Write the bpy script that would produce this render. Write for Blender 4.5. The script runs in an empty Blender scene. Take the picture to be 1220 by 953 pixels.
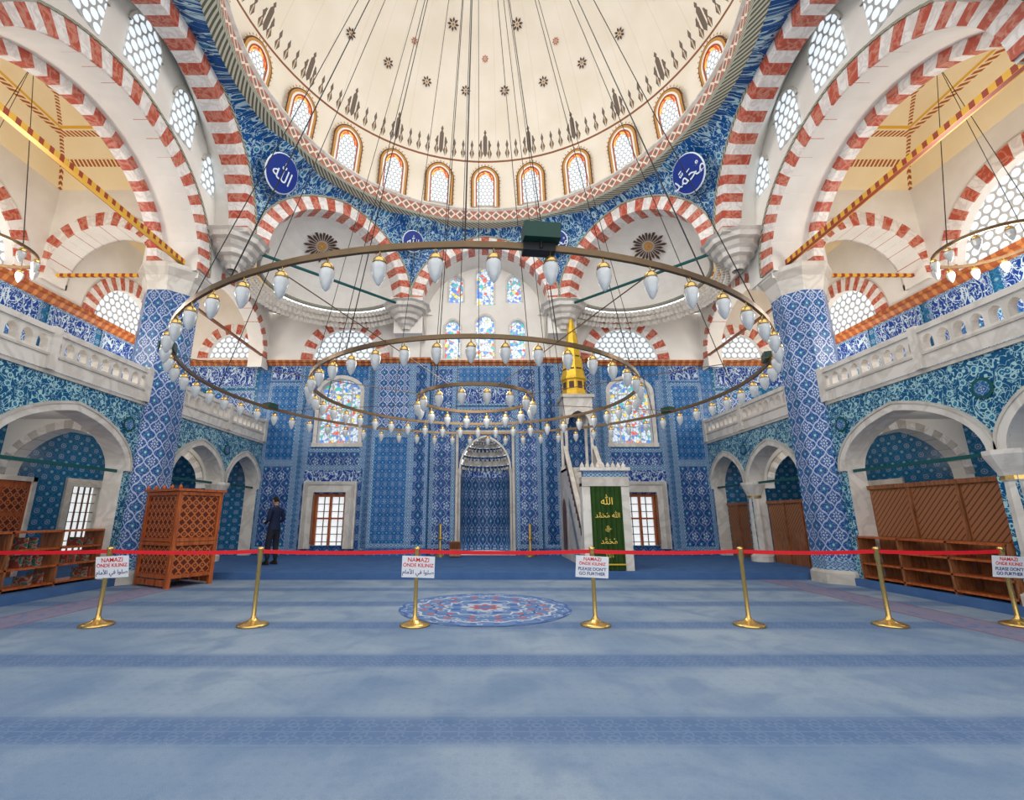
import bpy, math, random
from mathutils import Vector, Matrix
random.seed(3)
sc=bpy.context.scene
try:
    sc.view_settings.view_transform='Standard'
except Exception: pass
pi=math.pi
# ------------------------------------------------------------ node helper
class G:
    def __init__(s,name,rough=.6,spec=.3,metal=0.0):
        s.mat=bpy.data.materials.new(name); s.mat.use_nodes=True
        s.nt=s.mat.node_tree; s.b=s.nt.nodes['Principled BSDF']
        s.b.inputs['Roughness'].default_value=rough
        s.b.inputs['Metallic'].default_value=metal
        s.b.inputs['Specular IOR Level'].default_value=spec
        s.tc=s.nt.nodes.new('ShaderNodeTexCoord')
    def lk(s,a,i):
        if isinstance(a,(int,float)): i.default_value=a
        elif isinstance(a,tuple): i.default_value=(a[0],a[1],a[2],1) if len(i.default_value)==4 else a
        else: s.nt.links.new(a,i)
    def m(s,op,a,b=None,c=None):
        n=s.nt.nodes.new('ShaderNodeMath'); n.operation=op
        s.lk(a,n.inputs[0])
        if b is not None: s.lk(b,n.inputs[1])
        if c is not None: s.lk(c,n.inputs[2])
        return n.outputs[0]
    def add(s,a,b): return s.m('ADD',a,b)
    def sub(s,a,b): return s.m('SUBTRACT',a,b)
    def mul(s,a,b): return s.m('MULTIPLY',a,b)
    def lt(s,a,b): return s.m('LESS_THAN',a,b)
    def gt(s,a,b): return s.m('GREATER_THAN',a,b)
    def ab(s,a): return s.m('ABSOLUTE',a)
    def fr(s,a): return s.m('FRACT',a)
    def mx(s,a,b): return s.m('MAXIMUM',a,b)
    def hyp(s,a,b): return s.m('SQRT',s.add(s.mul(a,a),s.mul(b,b)))
    def mix(s,f,a,b):
        n=s.nt.nodes.new('ShaderNodeMix'); n.data_type='RGBA'
        s.lk(f,n.inputs[0]); s.lk(a,n.inputs[6]); s.lk(b,n.inputs[7]); return n.outputs[2]
    def uv(s):
        n=s.nt.nodes.new('ShaderNodeSeparateXYZ'); s.nt.links.new(s.tc.outputs['UV'],n.inputs[0])
        return n.outputs[0],n.outputs[1]
    def vec(s,x,y,z=0.0):
        n=s.nt.nodes.new('ShaderNodeCombineXYZ'); s.lk(x,n.inputs[0]); s.lk(y,n.inputs[1]); s.lk(z,n.inputs[2]); return n.outputs[0]
    def noise(s,scale,detail=3,vec=None,dist=0.0,out=0):
        n=s.nt.nodes.new('ShaderNodeTexNoise'); n.inputs['Scale'].default_value=scale; n.inputs['Detail'].default_value=detail
        n.inputs['Distortion'].default_value=dist
        s.nt.links.new(vec if vec is not None else s.tc.outputs['Object'],n.inputs['Vector']); return n.outputs[out]
    def vor(s,scale,vec=None,out='Distance',feat='F1'):
        n=s.nt.nodes.new('ShaderNodeTexVoronoi'); n.inputs['Scale'].default_value=scale; n.feature=feat
        s.nt.links.new(vec if vec is not None else s.tc.outputs['Object'],n.inputs['Vector']); return n.outputs[out]
    def ss(s,x,a,b):
        n=s.nt.nodes.new('ShaderNodeMapRange'); n.interpolation_type='SMOOTHSTEP'
        s.lk(x,n.inputs[0]); n.inputs[1].default_value=a; n.inputs[2].default_value=b; return n.outputs[0]
    def out(s,col,bump=None,bs=.2,emit=None,es=1.0):
        s.lk(col,s.b.inputs['Base Color'])
        if emit is not None:
            s.lk(emit,s.b.inputs['Emission Color']); s.lk(es,s.b.inputs['Emission Strength'])
        if bump is not None:
            n=s.nt.nodes.new('ShaderNodeBump'); n.inputs['Strength'].default_value=bs; n.inputs['Distance'].default_value=.02
            s.nt.links.new(bump,n.inputs['Height']); s.nt.links.new(n.outputs[0],s.b.inputs['Normal'])
        return s.mat
def plain(name,col,rough=.6,metal=0,var=.12,scale=6,spec=.3,es=0):
    g=G(name,rough,spec,metal); n=g.noise(scale,4)
    c2=tuple(c*(1-var*2) for c in col)
    g.out(g.mix(n,c2,col),emit=col if es else None,es=es); return g.mat
def deep(c): return (c[0]*.72,c[1]*.72,c[2]*.86)
def tile(name,cu,cv,bg,line,fl,fc,pet=8,lw=.06,cf=(.02,.32,.42),petr=.27,rough=.3):
    bg,line,fl,fc,cf=[deep(q) for q in (bg,line,fl,fc,cf)]
    g=G(name,rough,.16); u,v=g.uv()
    x=g.sub(g.fr(g.mul(u,1/cu)),.5); y=g.sub(g.fr(g.mul(v,1/cv)),.5)
    r=g.hyp(x,y); a=g.m('ARCTAN2',y,x)
    ax=g.ab(x); ay=g.ab(y)
    d=g.add(g.add(ax,ay),g.mul(g.m('SINE',g.mul(ax,12.6)),.05))
    lat=g.lt(g.ab(g.sub(d,.5)),lw)
    f=g.lt(r,g.add(petr-.04,g.mul(g.m('COSINE',g.mul(a,pet)),.05)))
    fi=g.lt(r,g.add(petr*.55,g.mul(g.m('COSINE',g.mul(a,pet)),-.03)))
    ce=g.lt(r,petr*.28)
    x2=g.sub(.5,ax); y2=g.sub(.5,ay); r2=g.hyp(x2,y2); a2=g.m('ARCTAN2',y2,x2)
    k=g.lt(r2,g.add(.15,g.mul(g.m('COSINE',g.mul(a2,8)),.035))); ki=g.lt(r2,.07)
    nz=g.noise(9,3)
    sw=g.lt(g.ab(g.sub(g.noise(22,1),.5)),.03)
    c=g.mix(g.mul(nz,.5),bg,tuple(min(1,b*1.6+.01) for b in bg))
    c=g.mix(g.mul(sw,.45),c,line)
    c=g.mix(lat,c,line); c=g.mix(f,c,fl); c=g.mix(fi,c,fc); c=g.mix(ce,c,fl)
    c=g.mix(k,c,cf); c=g.mix(ki,c,fl)
    gx=g.lt(g.ab(g.sub(g.fr(g.mul(u,4.0)),.5)),.012); gy=g.lt(g.ab(g.sub(g.fr(g.mul(v,4.0)),.5)),.012)
    c=g.mix(g.mul(g.mx(gx,gy),.25),c,(.3,.35,.4))
    c=g.mix(g.mul(g.ss(g.noise(.7,3),.35,.7),.35),c,tuple(b*.5 for b in bg))
    g.out(c); return g.mat
W=(.72,.86,.88)
M={}
M['tile_pillar']=tile('tile_pillar',.30,.40,(.006,.085,.30),W,W,(.008,.08,.33),8,.055,(.015,.32,.40),.25)
M['tile_hex']=tile('tile_hex',.25,.29,(.010,.11,.33),(.12,.37,.56),(.40,.62,.70),(.005,.04,.24),6,.045,(.015,.28,.38),.24)
M['tile_dark']=tile('tile_dark',.32,.48,(.005,.045,.20),(.12,.32,.48),(.46,.64,.70),(.01,.09,.30),10,.035,(.015,.30,.35),.24)
M['tile_small']=tile('tile_small',.18,.18,(.008,.12,.30),(.30,.48,.57),(.50,.64,.68),(.01,.10,.34),4,.05,(.02,.32,.36))
M['tile_palm']=tile('tile_palm',.38,.50,(.006,.06,.26),(.44,.62,.70),(.60,.74,.78),(.015,.20,.36),5,.03,(.02,.28,.34),.27)
M['tile_border']=tile('tile_border',.22,.16,(.44,.62,.68),(.012,.14,.34),(.010,.09,.32),(.50,.66,.70),6,.07,(.02,.30,.34))
M['tile_aisle']=tile('tile_aisle',.36,.28,(.008,.13,.29),(.06,.31,.39),(.44,.64,.68),(.006,.07,.29),12,.035,(.18,.46,.52),.25)
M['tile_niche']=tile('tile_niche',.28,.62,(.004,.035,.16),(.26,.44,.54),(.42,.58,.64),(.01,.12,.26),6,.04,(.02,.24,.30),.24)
def floral(name,bg,fg,acc,s1=5.0,rough=.3):
    bg=deep(bg);acc=deep(acc)
    g=G(name,rough,.18); u,v=g.uv(); p=g.vec(u,v)
    d=g.vor(s1,p); n=g.noise(3.5,2,p,1.5)
    n2=g.noise(7,1,p,1.0)
    ring=g.lt(g.ab(g.sub(d,.30)),.05); dot=g.lt(d,.17); core=g.lt(d,.07)
    vine=g.mx(g.lt(g.ab(g.sub(n,.5)),.016),g.lt(g.ab(g.sub(n2,.5)),.02)); d2=g.vor(s1*2.7,p); lf=g.lt(d2,.20)
    c=g.mix(lf,bg,g.mix(.5,bg,fg)); c=g.mix(vine,c,fg); c=g.mix(ring,c,fg); c=g.mix(dot,c,acc); c=g.mix(core,c,fg)
    g.out(c); return g.mat
M['floral_turq']=floral('floral_turquoise',(.006,.12,.24),(.36,.58,.60),(.015,.26,.40),6.0)
M['floral_blue']=floral('floral_blue',(.01,.11,.31),(.42,.60,.66),(.02,.27,.45),4.2)
def callig(name,bg,fg):
    g=G(name,.3,.2); u,v=g.uv(); p=g.vec(g.mul(u,1.0),g.mul(v,.55))
    n=g.noise(9,1,p,1.2); s=g.lt(g.ab(g.sub(n,.5)),.03)
    n2=g.noise(4,1,p,.5); s2=g.lt(g.ab(g.sub(n2,.46)),.02)
    g.out(g.mix(g.mx(s,s2),bg,fg)); return g.mat
M['callig']=callig('calligraphy_tile',(.006,.045,.26),(.48,.60,.68))
def plaster(name,a,b):
    g=G(name,.8,.2); n=g.noise(1.2,5); g.out(g.mix(g.ss(n,.3,.75),a,b),bump=g.noise(14,4),bs=.08); return g.mat
M['white']=plaster('plaster_white',(.77,.73,.67),(.86,.83,.77))
def marble(name,a,b,scale=1.6,rough=.45):
    g=G(name,rough,.4); n=g.noise(scale,6,None,.8); v=g.ss(g.ab(g.sub(n,.5)),.0,.10); g.out(g.mix(v,a,b)); return g.mat
M['stone']=marble('marble_grey',(.46,.42,.37),(.56,.52,.46))
M['stone_l']=marble('marble_light',(.58,.54,.48),(.70,.66,.60))
M['vred']=marble('voussoir_red',(.58,.23,.16),(.47,.075,.04),5)
M['vwhite']=marble('voussoir_white',(.70,.64,.60),(.84,.80,.76),4)
def wood(name,a,b,rough=.4):
    g=G(name,rough,.4); u,v=g.uv(); n=g.noise(3,6,g.vec(g.mul(u,8.0),g.mul(v,1.0)),.8); g.out(g.mix(g.ss(n,.3,.7),a,b),bump=n,bs=.1); return g.mat
M['wood']=wood('wood_brown',(.16,.055,.02),(.34,.13,.05))
M['wood_red']=wood('wood_red',(.28,.055,.015),(.50,.13,.03))
M['wood_dk']=wood('wood_dark',(.08,.03,.015),(.20,.08,.035))
def lattice(name,a,b,c=.16):
    g=G(name,.4,.4); u,v=g.uv(); x=g.sub(g.fr(g.mul(u,1/c)),.5); y=g.sub(g.fr(g.mul(v,1/c)),.5)
    ax=g.ab(x); ay=g.ab(y); r=g.hyp(x,y); an=g.m('ARCTAN2',y,x)
    l1=g.lt(g.ab(g.sub(g.add(ax,ay),.5)),.07); l2=g.lt(g.ab(g.sub(r,g.add(.3,g.mul(g.m('COSINE',g.mul(an,8)),.05)))),.045); l3=g.lt(r,.09)
    l=g.mx(g.mx(l1,l2),l3); g.out(g.mix(l,a,b),bump=l,bs=.8); return g.mat
M['lattice']=lattice('wood_lattice',(.10,.016,.006),(.56,.16,.042))
def chev(name,a,b):
    g=G(name,.45,.3); u,v=g.uv(); t=g.fr(g.mul(g.add(u,v),9.0)); l=g.lt(t,.75)
    g.out(g.mix(l,a,b),bump=l,bs=.6); return g.mat
M['slat']=chev('wood_slats',(.10,.038,.016),(.30,.12,.05))
M['brass']=plain('brass',(.78,.52,.17),.25,.9,.1,12)
M['gold']=plain('gold_leaf',(.95,.60,.06),.38,.45,.2,10)
M['bronze']=plain('bronze_ring',(.20,.13,.07),.35,.6,.2,9)
M['black']=plain('black_metal',(.02,.02,.022),.5,.3,.1)
M['green_m']=plain('green_tie_rod',(.01,.10,.10),.5,.2,.1)
M['green_box']=plain('green_housing',(.01,.05,.035),.4,.1,.1)
M['glass']=plain('lamp_glass',(.60,.62,.62),.12,0,.12,18,.8)
M['belt']=plain('red_belt',(.75,.01,.02),.5,0,.08)
M['signw']=plain('sign_white',(.80,.80,.82),.5,0,.02)
M['tred']=plain('text_red',(.7,.02,.02),.5,0,0)
M['tblue']=plain('text_navy',(.02,.03,.16),.5,0,0)
M['tgold']=plain('text_gold',(.85,.60,.12),.4,.3,0)
M['twhite']=plain('text_white',(.70,.78,.85),.5,0,0)
M['navydisc']=plain('roundel_navy',(.004,.03,.25),.4,0,.1)
M['curtain']=plain('green_velvet',(.03,.085,.012),.85,0,.25,5)
M['ochre']=plain('paint_ochre',(.62,.30,.07),.6,0,.2,8)
M['brownp']=plain('paint_brown',(.10,.05,.035),.6,0,.15,8)
M['redp']=plain('paint_red',(.45,.10,.05),.6,0,.15,8)
g=G('cornice_painted',.5,.3); u,v=g.uv(); t=g.fr(g.mul(u,4.0)); l=g.lt(g.ab(g.sub(t,.5)),.2)
g.out(g.mix(l,(.34,.09,.03),(.52,.20,.06))); M['cornice']=g.mat
g=G('tie_gold',.4,.4,.2); u,v=g.uv(); t=g.fr(g.mul(u,5.0)); l=g.lt(g.ab(g.sub(t,.5)),.22)
g.out(g.mix(l,(.80,.45,.05),(.35,.05,.02))); M['tie']=g.mat
g=G('dome_ring_pattern',.6,.3); u,v=g.uv(); x=g.sub(g.fr(g.mul(u,3.2)),.5); y=g.sub(g.fr(g.mul(v,2.4)),.5)
d=g.add(g.ab(x),g.ab(y)); l=g.lt(g.ab(g.sub(d,.42)),.10); l2=g.lt(d,.17)
c=g.mix(l,(.36,.13,.09),(.66,.62,.54)); c=g.mix(l2,c,(.10,.16,.14)); g.out(c); M['ringp']=g.mat
g=G('green_white_cord',.6,.3); u,v=g.uv(); t=g.fr(g.mul(g.add(u,v),7.0)); g.out(g.mix(g.lt(t,.5),(.10,.12,.08),(.55,.52,.42))); M['cord']=g.mat
# dome paint
g=G('dome_paint',.8,.2); u,v=g.uv()
base=g.mix(g.ss(g.noise(.8,4),.3,.75),(.76,.68,.56),(.83,.76,.65))
x=g.sub(g.fr(u),.5)
xa=g.ab(x); xw=g.sub(.5,xa)
vv=g.sub(v,.185)
xs=g.ab(g.sub(g.fr(g.mul(u,5.0)),.5))
inb=g.mul(g.gt(v,.185),g.lt(v,.28))
pal=g.mul(inb,g.lt(g.mul(xs,.075),g.sub(.020,g.ab(g.sub(vv,.022)))))
pal=g.mul(pal,g.gt(g.mul(g.add(xs,g.ab(g.sub(vv,.02))),1.0),.05))
pal2=g.mul(inb,g.lt(g.add(g.mul(xs,.10),g.ab(g.sub(vv,.048))),.016))
big=g.mul(inb,g.lt(g.add(g.mul(xw,.14),g.mul(g.ab(g.sub(vv,.048)),.55)),.020)); big=g.mul(big,g.gt(g.ab(g.sub(xw,.06)),.014))
top=g.mul(inb,g.lt(g.add(g.mul(xw,.3),g.ab(g.sub(vv,.086))),.010))
base=g.mix(g.mul(g.mx(g.mx(pal,pal2),g.mx(big,top)),.9),base,(.09,.06,.045))
gd=g.mul(inb,g.lt(g.hyp(g.mul(xs,.3),g.sub(vv,.022)),.009)); base=g.mix(gd,base,(.62,.32,.08))
l1=g.lt(g.ab(g.sub(v,.182)),.003); base=g.mix(l1,base,(.25,.10,.05))
xl=g.ab(g.sub(g.fr(g.mul(u,2.0)),.5)); ln=g.mul(g.lt(xl,.008),g.gt(v,.24)); base=g.mix(g.mul(ln,.35),base,(.45,.33,.24))
g.out(base); M['dome']=g.mat
g=G('vault_paint',.8,.2); u,v=g.uv()
du=g.sub(.5,g.ab(g.sub(u,.5))); dv=g.sub(.5,g.ab(g.sub(v,.5))); d=g.m('MINIMUM',du,dv)
base=g.mix(g.noise(2,3),(.84,.66,.38),(.90,.78,.52))
l=g.lt(g.ab(g.sub(d,.06)),.008); l2=g.lt(g.ab(g.sub(d,.16)),.012); l3=g.lt(g.ab(g.sub(du,dv)),.012); l4=g.lt(g.ab(g.sub(d,.32)),.01)
dots=g.gt(g.fr(g.mul(g.add(u,v),38.0)),.4)
L=g.mx(g.mx(l,l2),g.mx(l3,l4)); base=g.mix(g.mul(L,dots),base,(.42,.12,.03))
l5=g.lt(g.ab(g.sub(d,.185)),.006); base=g.mix(l5,base,(.75,.42,.05)); g.out(base); M['vault']=g.mat
def honey(name,c,gl,es):
    g=G(name,.5,.3); u,v=g.uv()
    def dd(ou,ov):
        x=g.sub(g.fr(g.add(g.mul(u,1/c),ou)),.5); y=g.mul(g.sub(g.fr(g.add(g.mul(v,1/(c*1.732)),ov)),.5),1.732)
        return g.hyp(x,y)
    d=g.m('MINIMUM',dd(0.,0.),dd(.5,.5)); l=g.lt(d,.41)
    g.out(g.mix(l,(.50,.50,.48),(.25,.29,.34)),emit=gl,es=g.mul(l,es)); return g.mat
M['honey']=honey('honeycomb_glass',.23,(.80,.87,.93),.95)
M['honey_s']=honey('honeycomb_glass_small',.14,(.80,.87,.93),.95)
def stained(name,sc_):
    g=G(name,.3,.4); u,v=g.uv(); p=g.vec(u,v)
    col=g.vor(sc_,p,'Color'); sp=g.nt.nodes.new('ShaderNodeSeparateXYZ'); g.nt.links.new(col,sp.inputs[0])
    r=sp.outputs[0]; e=g.vor(sc_,p,'Distance','DISTANCE_TO_EDGE')
    c=g.mix(g.gt(r,.55),(.66,.78,.90),(.08,.25,.75)); c=g.mix(g.gt(r,.76),c,(.05,.5,.45)); c=g.mix(g.gt(r,.86),c,(.8,.12,.08)); c=g.mix(g.gt(r,.94),c,(.9,.7,.1))
    c=g.mix(g.lt(e,.07),c,(.30,.32,.34)); g.out(c,emit=c,es=.6); return g.mat
M['stained']=stained('stained_glass',9)
g=G('stained_orange',.3,.4); u,v=g.uv(); e=g.vor(9,g.vec(u,v),'Color'); sp=g.nt.nodes.new('ShaderNodeSeparateXYZ'); g.nt.links.new(e,sp.inputs[0])
c=g.mix(g.gt(sp.outputs[0],.5),(.85,.48,.12),(.6,.08,.03)); g.out(c,emit=c,es=.4); M['st_or']=g.mat
M['pane']=plain('window_pane',(.85,.90,.92),.2,0,.25,2.2,.5,es=.8)
# carpet
g=G('carpet_blue',.95,.1); u,v=g.uv()
n=g.noise(.5,5); n2=g.noise(60,3); n3=g.noise(1.8,6,None,.6)
ph=g.fr(g.add(g.mul(g.sub(v,3.62),1/1.57),.5))
sg=g.sub(ph,.5); t=g.ab(sg)
band=g.sub(1.0,g.ss(t,.07,.20))
def motif(cu,off):
    x=g.sub(g.fr(g.mul(u,1/cu)),.5); y=g.mul(g.sub(sg,off),1.57/cu); r=g.hyp(x,y); a=g.m('ARCTAN2',y,x)
    o1=g.lt(g.ab(g.sub(r,g.add(.33,g.mul(g.m('COSINE',g.mul(a,6)),.08)))),.045); o2=g.lt(g.ab(g.sub(r,.13)),.05)
    return g.mx(o1,o2)
fl=g.mx(motif(.24,.045),motif(.24,-.08)); el=g.mx(g.lt(g.ab(g.sub(t,.145)),.008),g.lt(g.ab(g.sub(sg,-.018)),.006))
c=g.mix(g.ss(n,.3,.7),(.20,.29,.42),(.34,.42,.50)); c=g.mix(g.mul(g.ss(n3,.42,.7),.55),c,(.13,.215,.36))
c=g.mix(g.mul(band,.72),c,(.070,.14,.31))
c=g.mix(g.mul(g.mx(fl,el),.28),c,(.26,.36,.50))
wx=g.lt(g.hyp(g.sub(g.fr(g.mul(u,9.0)),.5),g.sub(g.fr(g.mul(v,9.0)),.5)),.2); c=g.mix(g.mul(wx,.10),c,(.10,.17,.33))
ax=g.ab(u); brd=g.mul(g.gt(ax,6.2),g.lt(ax,6.9)); pc=g.mix(g.lt(g.vor(6,g.vec(u,v)),.3),(.28,.23,.33),(.13,.20,.40)); c=g.mix(g.mul(brd,.8),c,pc)
e1=g.mx(g.lt(g.ab(g.sub(ax,6.2)),.03),g.lt(g.ab(g.sub(ax,6.9)),.03)); c=g.mix(g.mul(e1,.6),c,(.30,.10,.12))
c=g.mix(g.mul(n2,.35),c,(.11,.16,.25))
g.out(c,bump=g.noise(140,2),bs=.45); M['carpet']=g.mat
g=G('carpet_platform',.95,.1); c=g.mix(g.noise(3,5),(.04,.10,.26),(.09,.18,.36)); g.out(c,bump=g.noise(120,2),bs=.3); M['carpet2']=g.mat
g=G('carpet_medallion',.95,.1); u,v=g.uv(); r=g.hyp(u,v); a=g.m('ARCTAN2',v,u)
pv=g.vec(u,v)
c=g.mix(g.lt(g.ab(g.sub(g.vor(9,pv),.3)),.06),(.12,.21,.40),(.36,.42,.51))
rr=g.add(r,g.mul(g.m('COSINE',g.mul(a,16)),.025))
for q,w,cl in ((.97,.02,(.07,.13,.33)),(.80,.015,(.46,.50,.56)),(.62,.015,(.07,.12,.31)),(.46,.015,(.46,.50,.56))):
    c=g.mix(g.lt(g.ab(g.sub(rr,q)),w),c,cl)
for rad,k,sz,cl in ((.71,16,.045,(.38,.14,.15)),(.54,12,.04,(.34,.12,.14)),(.88,24,.035,(.07,.13,.34)),(.36,8,.06,(.06,.13,.36))):
    aa=g.mul(g.sub(g.fr(g.mul(g.add(a,pi),k/(2*pi))),.5),2*pi/k*rad); c=g.mix(g.lt(g.hyp(aa,g.sub(r,rad)),sz),c,cl)
c=g.mix(g.lt(r,g.add(.25,g.mul(g.m('COSINE',g.mul(a,8)),.04))),c,(.38,.44,.54)); c=g.mix(g.lt(r,g.add(.16,g.mul(g.m('COSINE',g.mul(a,8)),.03))),c,(.30,.12,.15))
c=g.mix(g.lt(r,.08),c,(.10,.18,.40))
g.out(c); M['medal']=g.mat
M['skin']=plain('skin',(.55,.30,.20),.5,0,.05)
M['shirt']=plain('navy_jacket',(.012,.02,.06),.8,0,.15)
M['pants']=plain('dark_trousers',(.02,.021,.03),.8,0,.15)
M['hair']=plain('black_hair',(.012,.008,.006),.7,0,.2,40)
g=G('book_covers',.6,.3); u,v=g.uv(); nn=g.noise(14,0); c=g.mix(g.gt(nn,.5),(.25,.05,.03),(.30,.24,.18)); c=g.mix(g.gt(nn,.6),c,(.05,.12,.10)); g.out(c); M['books']=g.mat
# ------------------------------------------------------------ mesh builder
def empty(name,parent=None):
    e=bpy.data.objects.new(name,None); sc.collection.objects.link(e); e.empty_display_size=.2
    if parent: e.parent=parent
    return e
class MB:
    def __init__(s,*mats): s.v=[];s.f=[];s.uv=[];s.mi=[];s.mats=mats
    def i(s,m):
        if m not in s.mats: s.mats=tuple(s.mats)+(m,)
        return s.mats.index(m)
    def face(s,ps,m,uv=None):
        k=len(s.v); ps=[Vector(p) for p in ps]; s.v+=ps; s.f.append(tuple(range(k,k+len(ps)))); s.mi.append(s.i(m))
        if uv is None:
            n=(ps[1]-ps[0]).cross(ps[2]-ps[0])
            if n.length<1e-9 and len(ps)>3: n=(ps[2]-ps[0]).cross(ps[3]-ps[0])
            ax=[abs(n.x),abs(n.y),abs(n.z)]
            if ax[2]>=max(ax[0],ax[1])*1.2: uv=[(p.x,p.y) for p in ps]
            elif ax[0]>ax[1]: uv=[(p.y,p.z) for p in ps]
            else: uv=[(p.x,p.z) for p in ps]
        s.uv+=uv
    def box(s,c,d,m,rz=0,rot=None):
        R=rot if rot is not None else Matrix.Rotation(rz,3,'Z'); c=Vector(c); h=[x/2 for x in d]
        P=lambda a,b,e:c+R@Vector((a*h[0],b*h[1],e*h[2]))
        Q=[[(-1,-1,-1),(1,-1,-1),(1,-1,1),(-1,-1,1)],[(-1,1,-1),(1,1,-1),(1,1,1),(-1,1,1)],[(-1,-1,-1),(-1,1,-1),(-1,1,1),(-1,-1,1)],[(1,-1,-1),(1,1,-1),(1,1,1),(1,-1,1)],[(-1,-1,-1),(1,-1,-1),(1,1,-1),(-1,1,-1)],[(-1,-1,1),(1,-1,1),(1,1,1),(-1,1,1)]]
        for q in Q:
            ax=[k for k in range(3) if all(q[0][k]==p[k] for p in q)][0]
            o=[k for k in range(3) if k!=ax]
            s.face([P(*p) for p in q],m,[(p[o[0]]*h[o[0]]+c.x+c.y,p[o[1]]*h[o[1]]+c.z) for p in q])
    def box2(s,x0,x1,y0,y1,z0,z1,m): s.box(((x0+x1)/2,(y0+y1)/2,(z0+z1)/2),(abs(x1-x0),abs(y1-y0),abs(z1-z0)),m)
    def lathe(s,c,prof,m,seg=16,T=None,a0=0,a1=2*pi,scal=None):
        c=Vector(c)
        def P(r,z,a):
            if scal: r=r*(1+scal[0]*abs(math.sin(a*scal[1]/2)))
            p=Vector((r*math.cos(a),r*math.sin(a),z)); return c+(T@p if T else p)
        for j in range(len(prof)-1):
            r0,z0=prof[j][:2]; r1,z1=prof[j+1][:2]; mm=prof[j][2] if len(prof[j])>2 else m
            for k in range(seg):
                a=a0+(a1-a0)*k/seg; b=a0+(a1-a0)*(k+1)/seg; R=max(r0,r1)
                s.face([P(r0,z0,a),P(r0,z0,b),P(r1,z1,b),P(r1,z1,a)],mm,[(a*R,z0),(b*R,z0),(b*R,z1),(a*R,z1)])
    def tube(s,a,b,r,m,seg=6):
        a=Vector(a);b=Vector(b);d=b-a;L=d.length;q=d.to_track_quat('Z','Y').to_matrix()
        s.lathe(a,[(r,0),(r,L)],m,seg,q)
    def sweep(s,pts,prof,m,closed=False):
        L=0
        for k in range(len(pts)-1):
            (p,n),(q,o)=pts[k],pts[k+1]; p=Vector(p);q=Vector(q);n=Vector(n);o=Vector(o); dl=(q-p).length
            for j in range(len(prof)-1):
                A=prof[j];B=prof[j+1]; Z=Vector((0,0,1))
                s.face([p+n*A[0]+Z*A[1],q+o*A[0]+Z*A[1],q+o*B[0]+Z*B[1],p+n*B[0]+Z*B[1]],m,[(L,j*.4),(L+dl,j*.4),(L+dl,j*.4+.4),(L,j*.4+.4)])
            L+=dl
    def build(s,name,parent=None,smooth=False):
        me=bpy.data.meshes.new(name); me.from_pydata([tuple(v) for v in s.v],[],s.f)
        for m in s.mats: me.materials.append(M[m])
        me.polygons.foreach_set('material_index',s.mi)
        l=me.uv_layers.new(name='UVMap'); l.data.foreach_set('uv',[c for t in s.uv for c in t])
        if smooth:
            import bmesh
            bm=bmesh.new(); bm.from_mesh(me); bmesh.ops.remove_doubles(bm,verts=bm.verts,dist=1e-4); bm.to_mesh(me); bm.free()
            for p in me.polygons: p.use_smooth=True
        me.update()
        o=bpy.data.objects.new(name,me); sc.collection.objects.link(o)
        if parent: o.parent=parent
        return o
def frame(O,U,N,Wv=(0,0,1)):
    O=Vector(O);U=Vector(U);N=Vector(N);Wv=Vector(Wv)
    return lambda u,n,z:O+U*u+N*n+Wv*z
def prof(a,b,k=.0,N=20):
    c=k*a;R=a+c;tm=math.acos(c/R);h=math.sqrt(R*R-c*c);H=N//2
    L=[(R*math.cos(tm*i/H)-c, R*math.sin(tm*i/H)*b/h) for i in range(H+1)]
    return [(-x,z) for x,z in L]+[(x,z) for x,z in reversed(L[:-1])]
def awall(mb,F,u0,u1,z0,z1,ops,m,dep=.3,mr=None,n=0.0,N=20):
    mr=mr or m
    def q(a,b,c,d,mm=m): mb.face([F(x,n,z) for x,z in (a,b,c,d)],mm,[a,b,c,d])
    cur=u0
    for (uc,a,sp,b,k,sill) in sorted(ops):
        if uc-a>cur+1e-6: q((cur,z0),(uc-a,z0),(uc-a,z1),(cur,z1))
        P=prof(a,b,k,N)
        for i in range(N):
            (s0,h0),(s1,h1)=P[i],P[i+1]
            q((uc+s0,sp+h0),(uc+s1,sp+h1),(uc+s1,z1),(uc+s0,z1))
            mb.face([F(uc+s0,n,sp+h0),F(uc+s1,n,sp+h1),F(uc+s1,n-dep,sp+h1),F(uc+s0,n-dep,sp+h0)],mr)
        if sill>z0+1e-6:
            q((uc-a,z0),(uc+a,z0),(uc+a,sill),(uc-a,sill)); mb.face([F(uc-a,n,sill),F(uc+a,n,sill),F(uc+a,n-dep,sill),F(uc-a,n-dep,sill)],mr)
        for e in (-a,a): mb.face([F(uc+e,n,sill),F(uc+e,n-dep,sill),F(uc+e,n-dep,sp),F(uc+e,n,sp)],mr)
        cur=uc+a
    if u1>cur+1e-6: q((cur,z0),(u1,z0),(u1,z1),(cur,z1))
def aband(mb,F,uc,sp,ai,bi,ao,bo,k,n,pro,dep,mA='vred',mB='vwhite',sub=2,back=False):
    N=n*sub; N+=N%2
    Pi=prof(ai,bi,k,N);Po=prof(ao,bo,k,N); L=0
    for i in range(N):
        m=mA if (i//sub)%2==0 else mB
        a,b=Pi[i],Pi[i+1];c,d=Po[i],Po[i+1]; dl=math.hypot(b[0]-a[0],b[1]-a[1])
        f=lambda p,nn:F(uc+p[0],nn,sp+p[1])
        uvv=[(L,0),(L+dl,0),(L+dl,.3),(L,.3)]; L+=dl
        mb.face([f(a,pro),f(b,pro),f(d,pro),f(c,pro)],m,uvv)
        mb.face([f(a,pro),f(b,pro),f(b,-dep),f(a,-dep)],m,uvv)
        mb.face([f(c,pro),f(d,pro),f(d,0),f(c,0)],m,uvv)
        if back: mb.face([f(a,-dep),f(b,-dep),f(d,-dep),f(c,-dep)],m)
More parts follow.
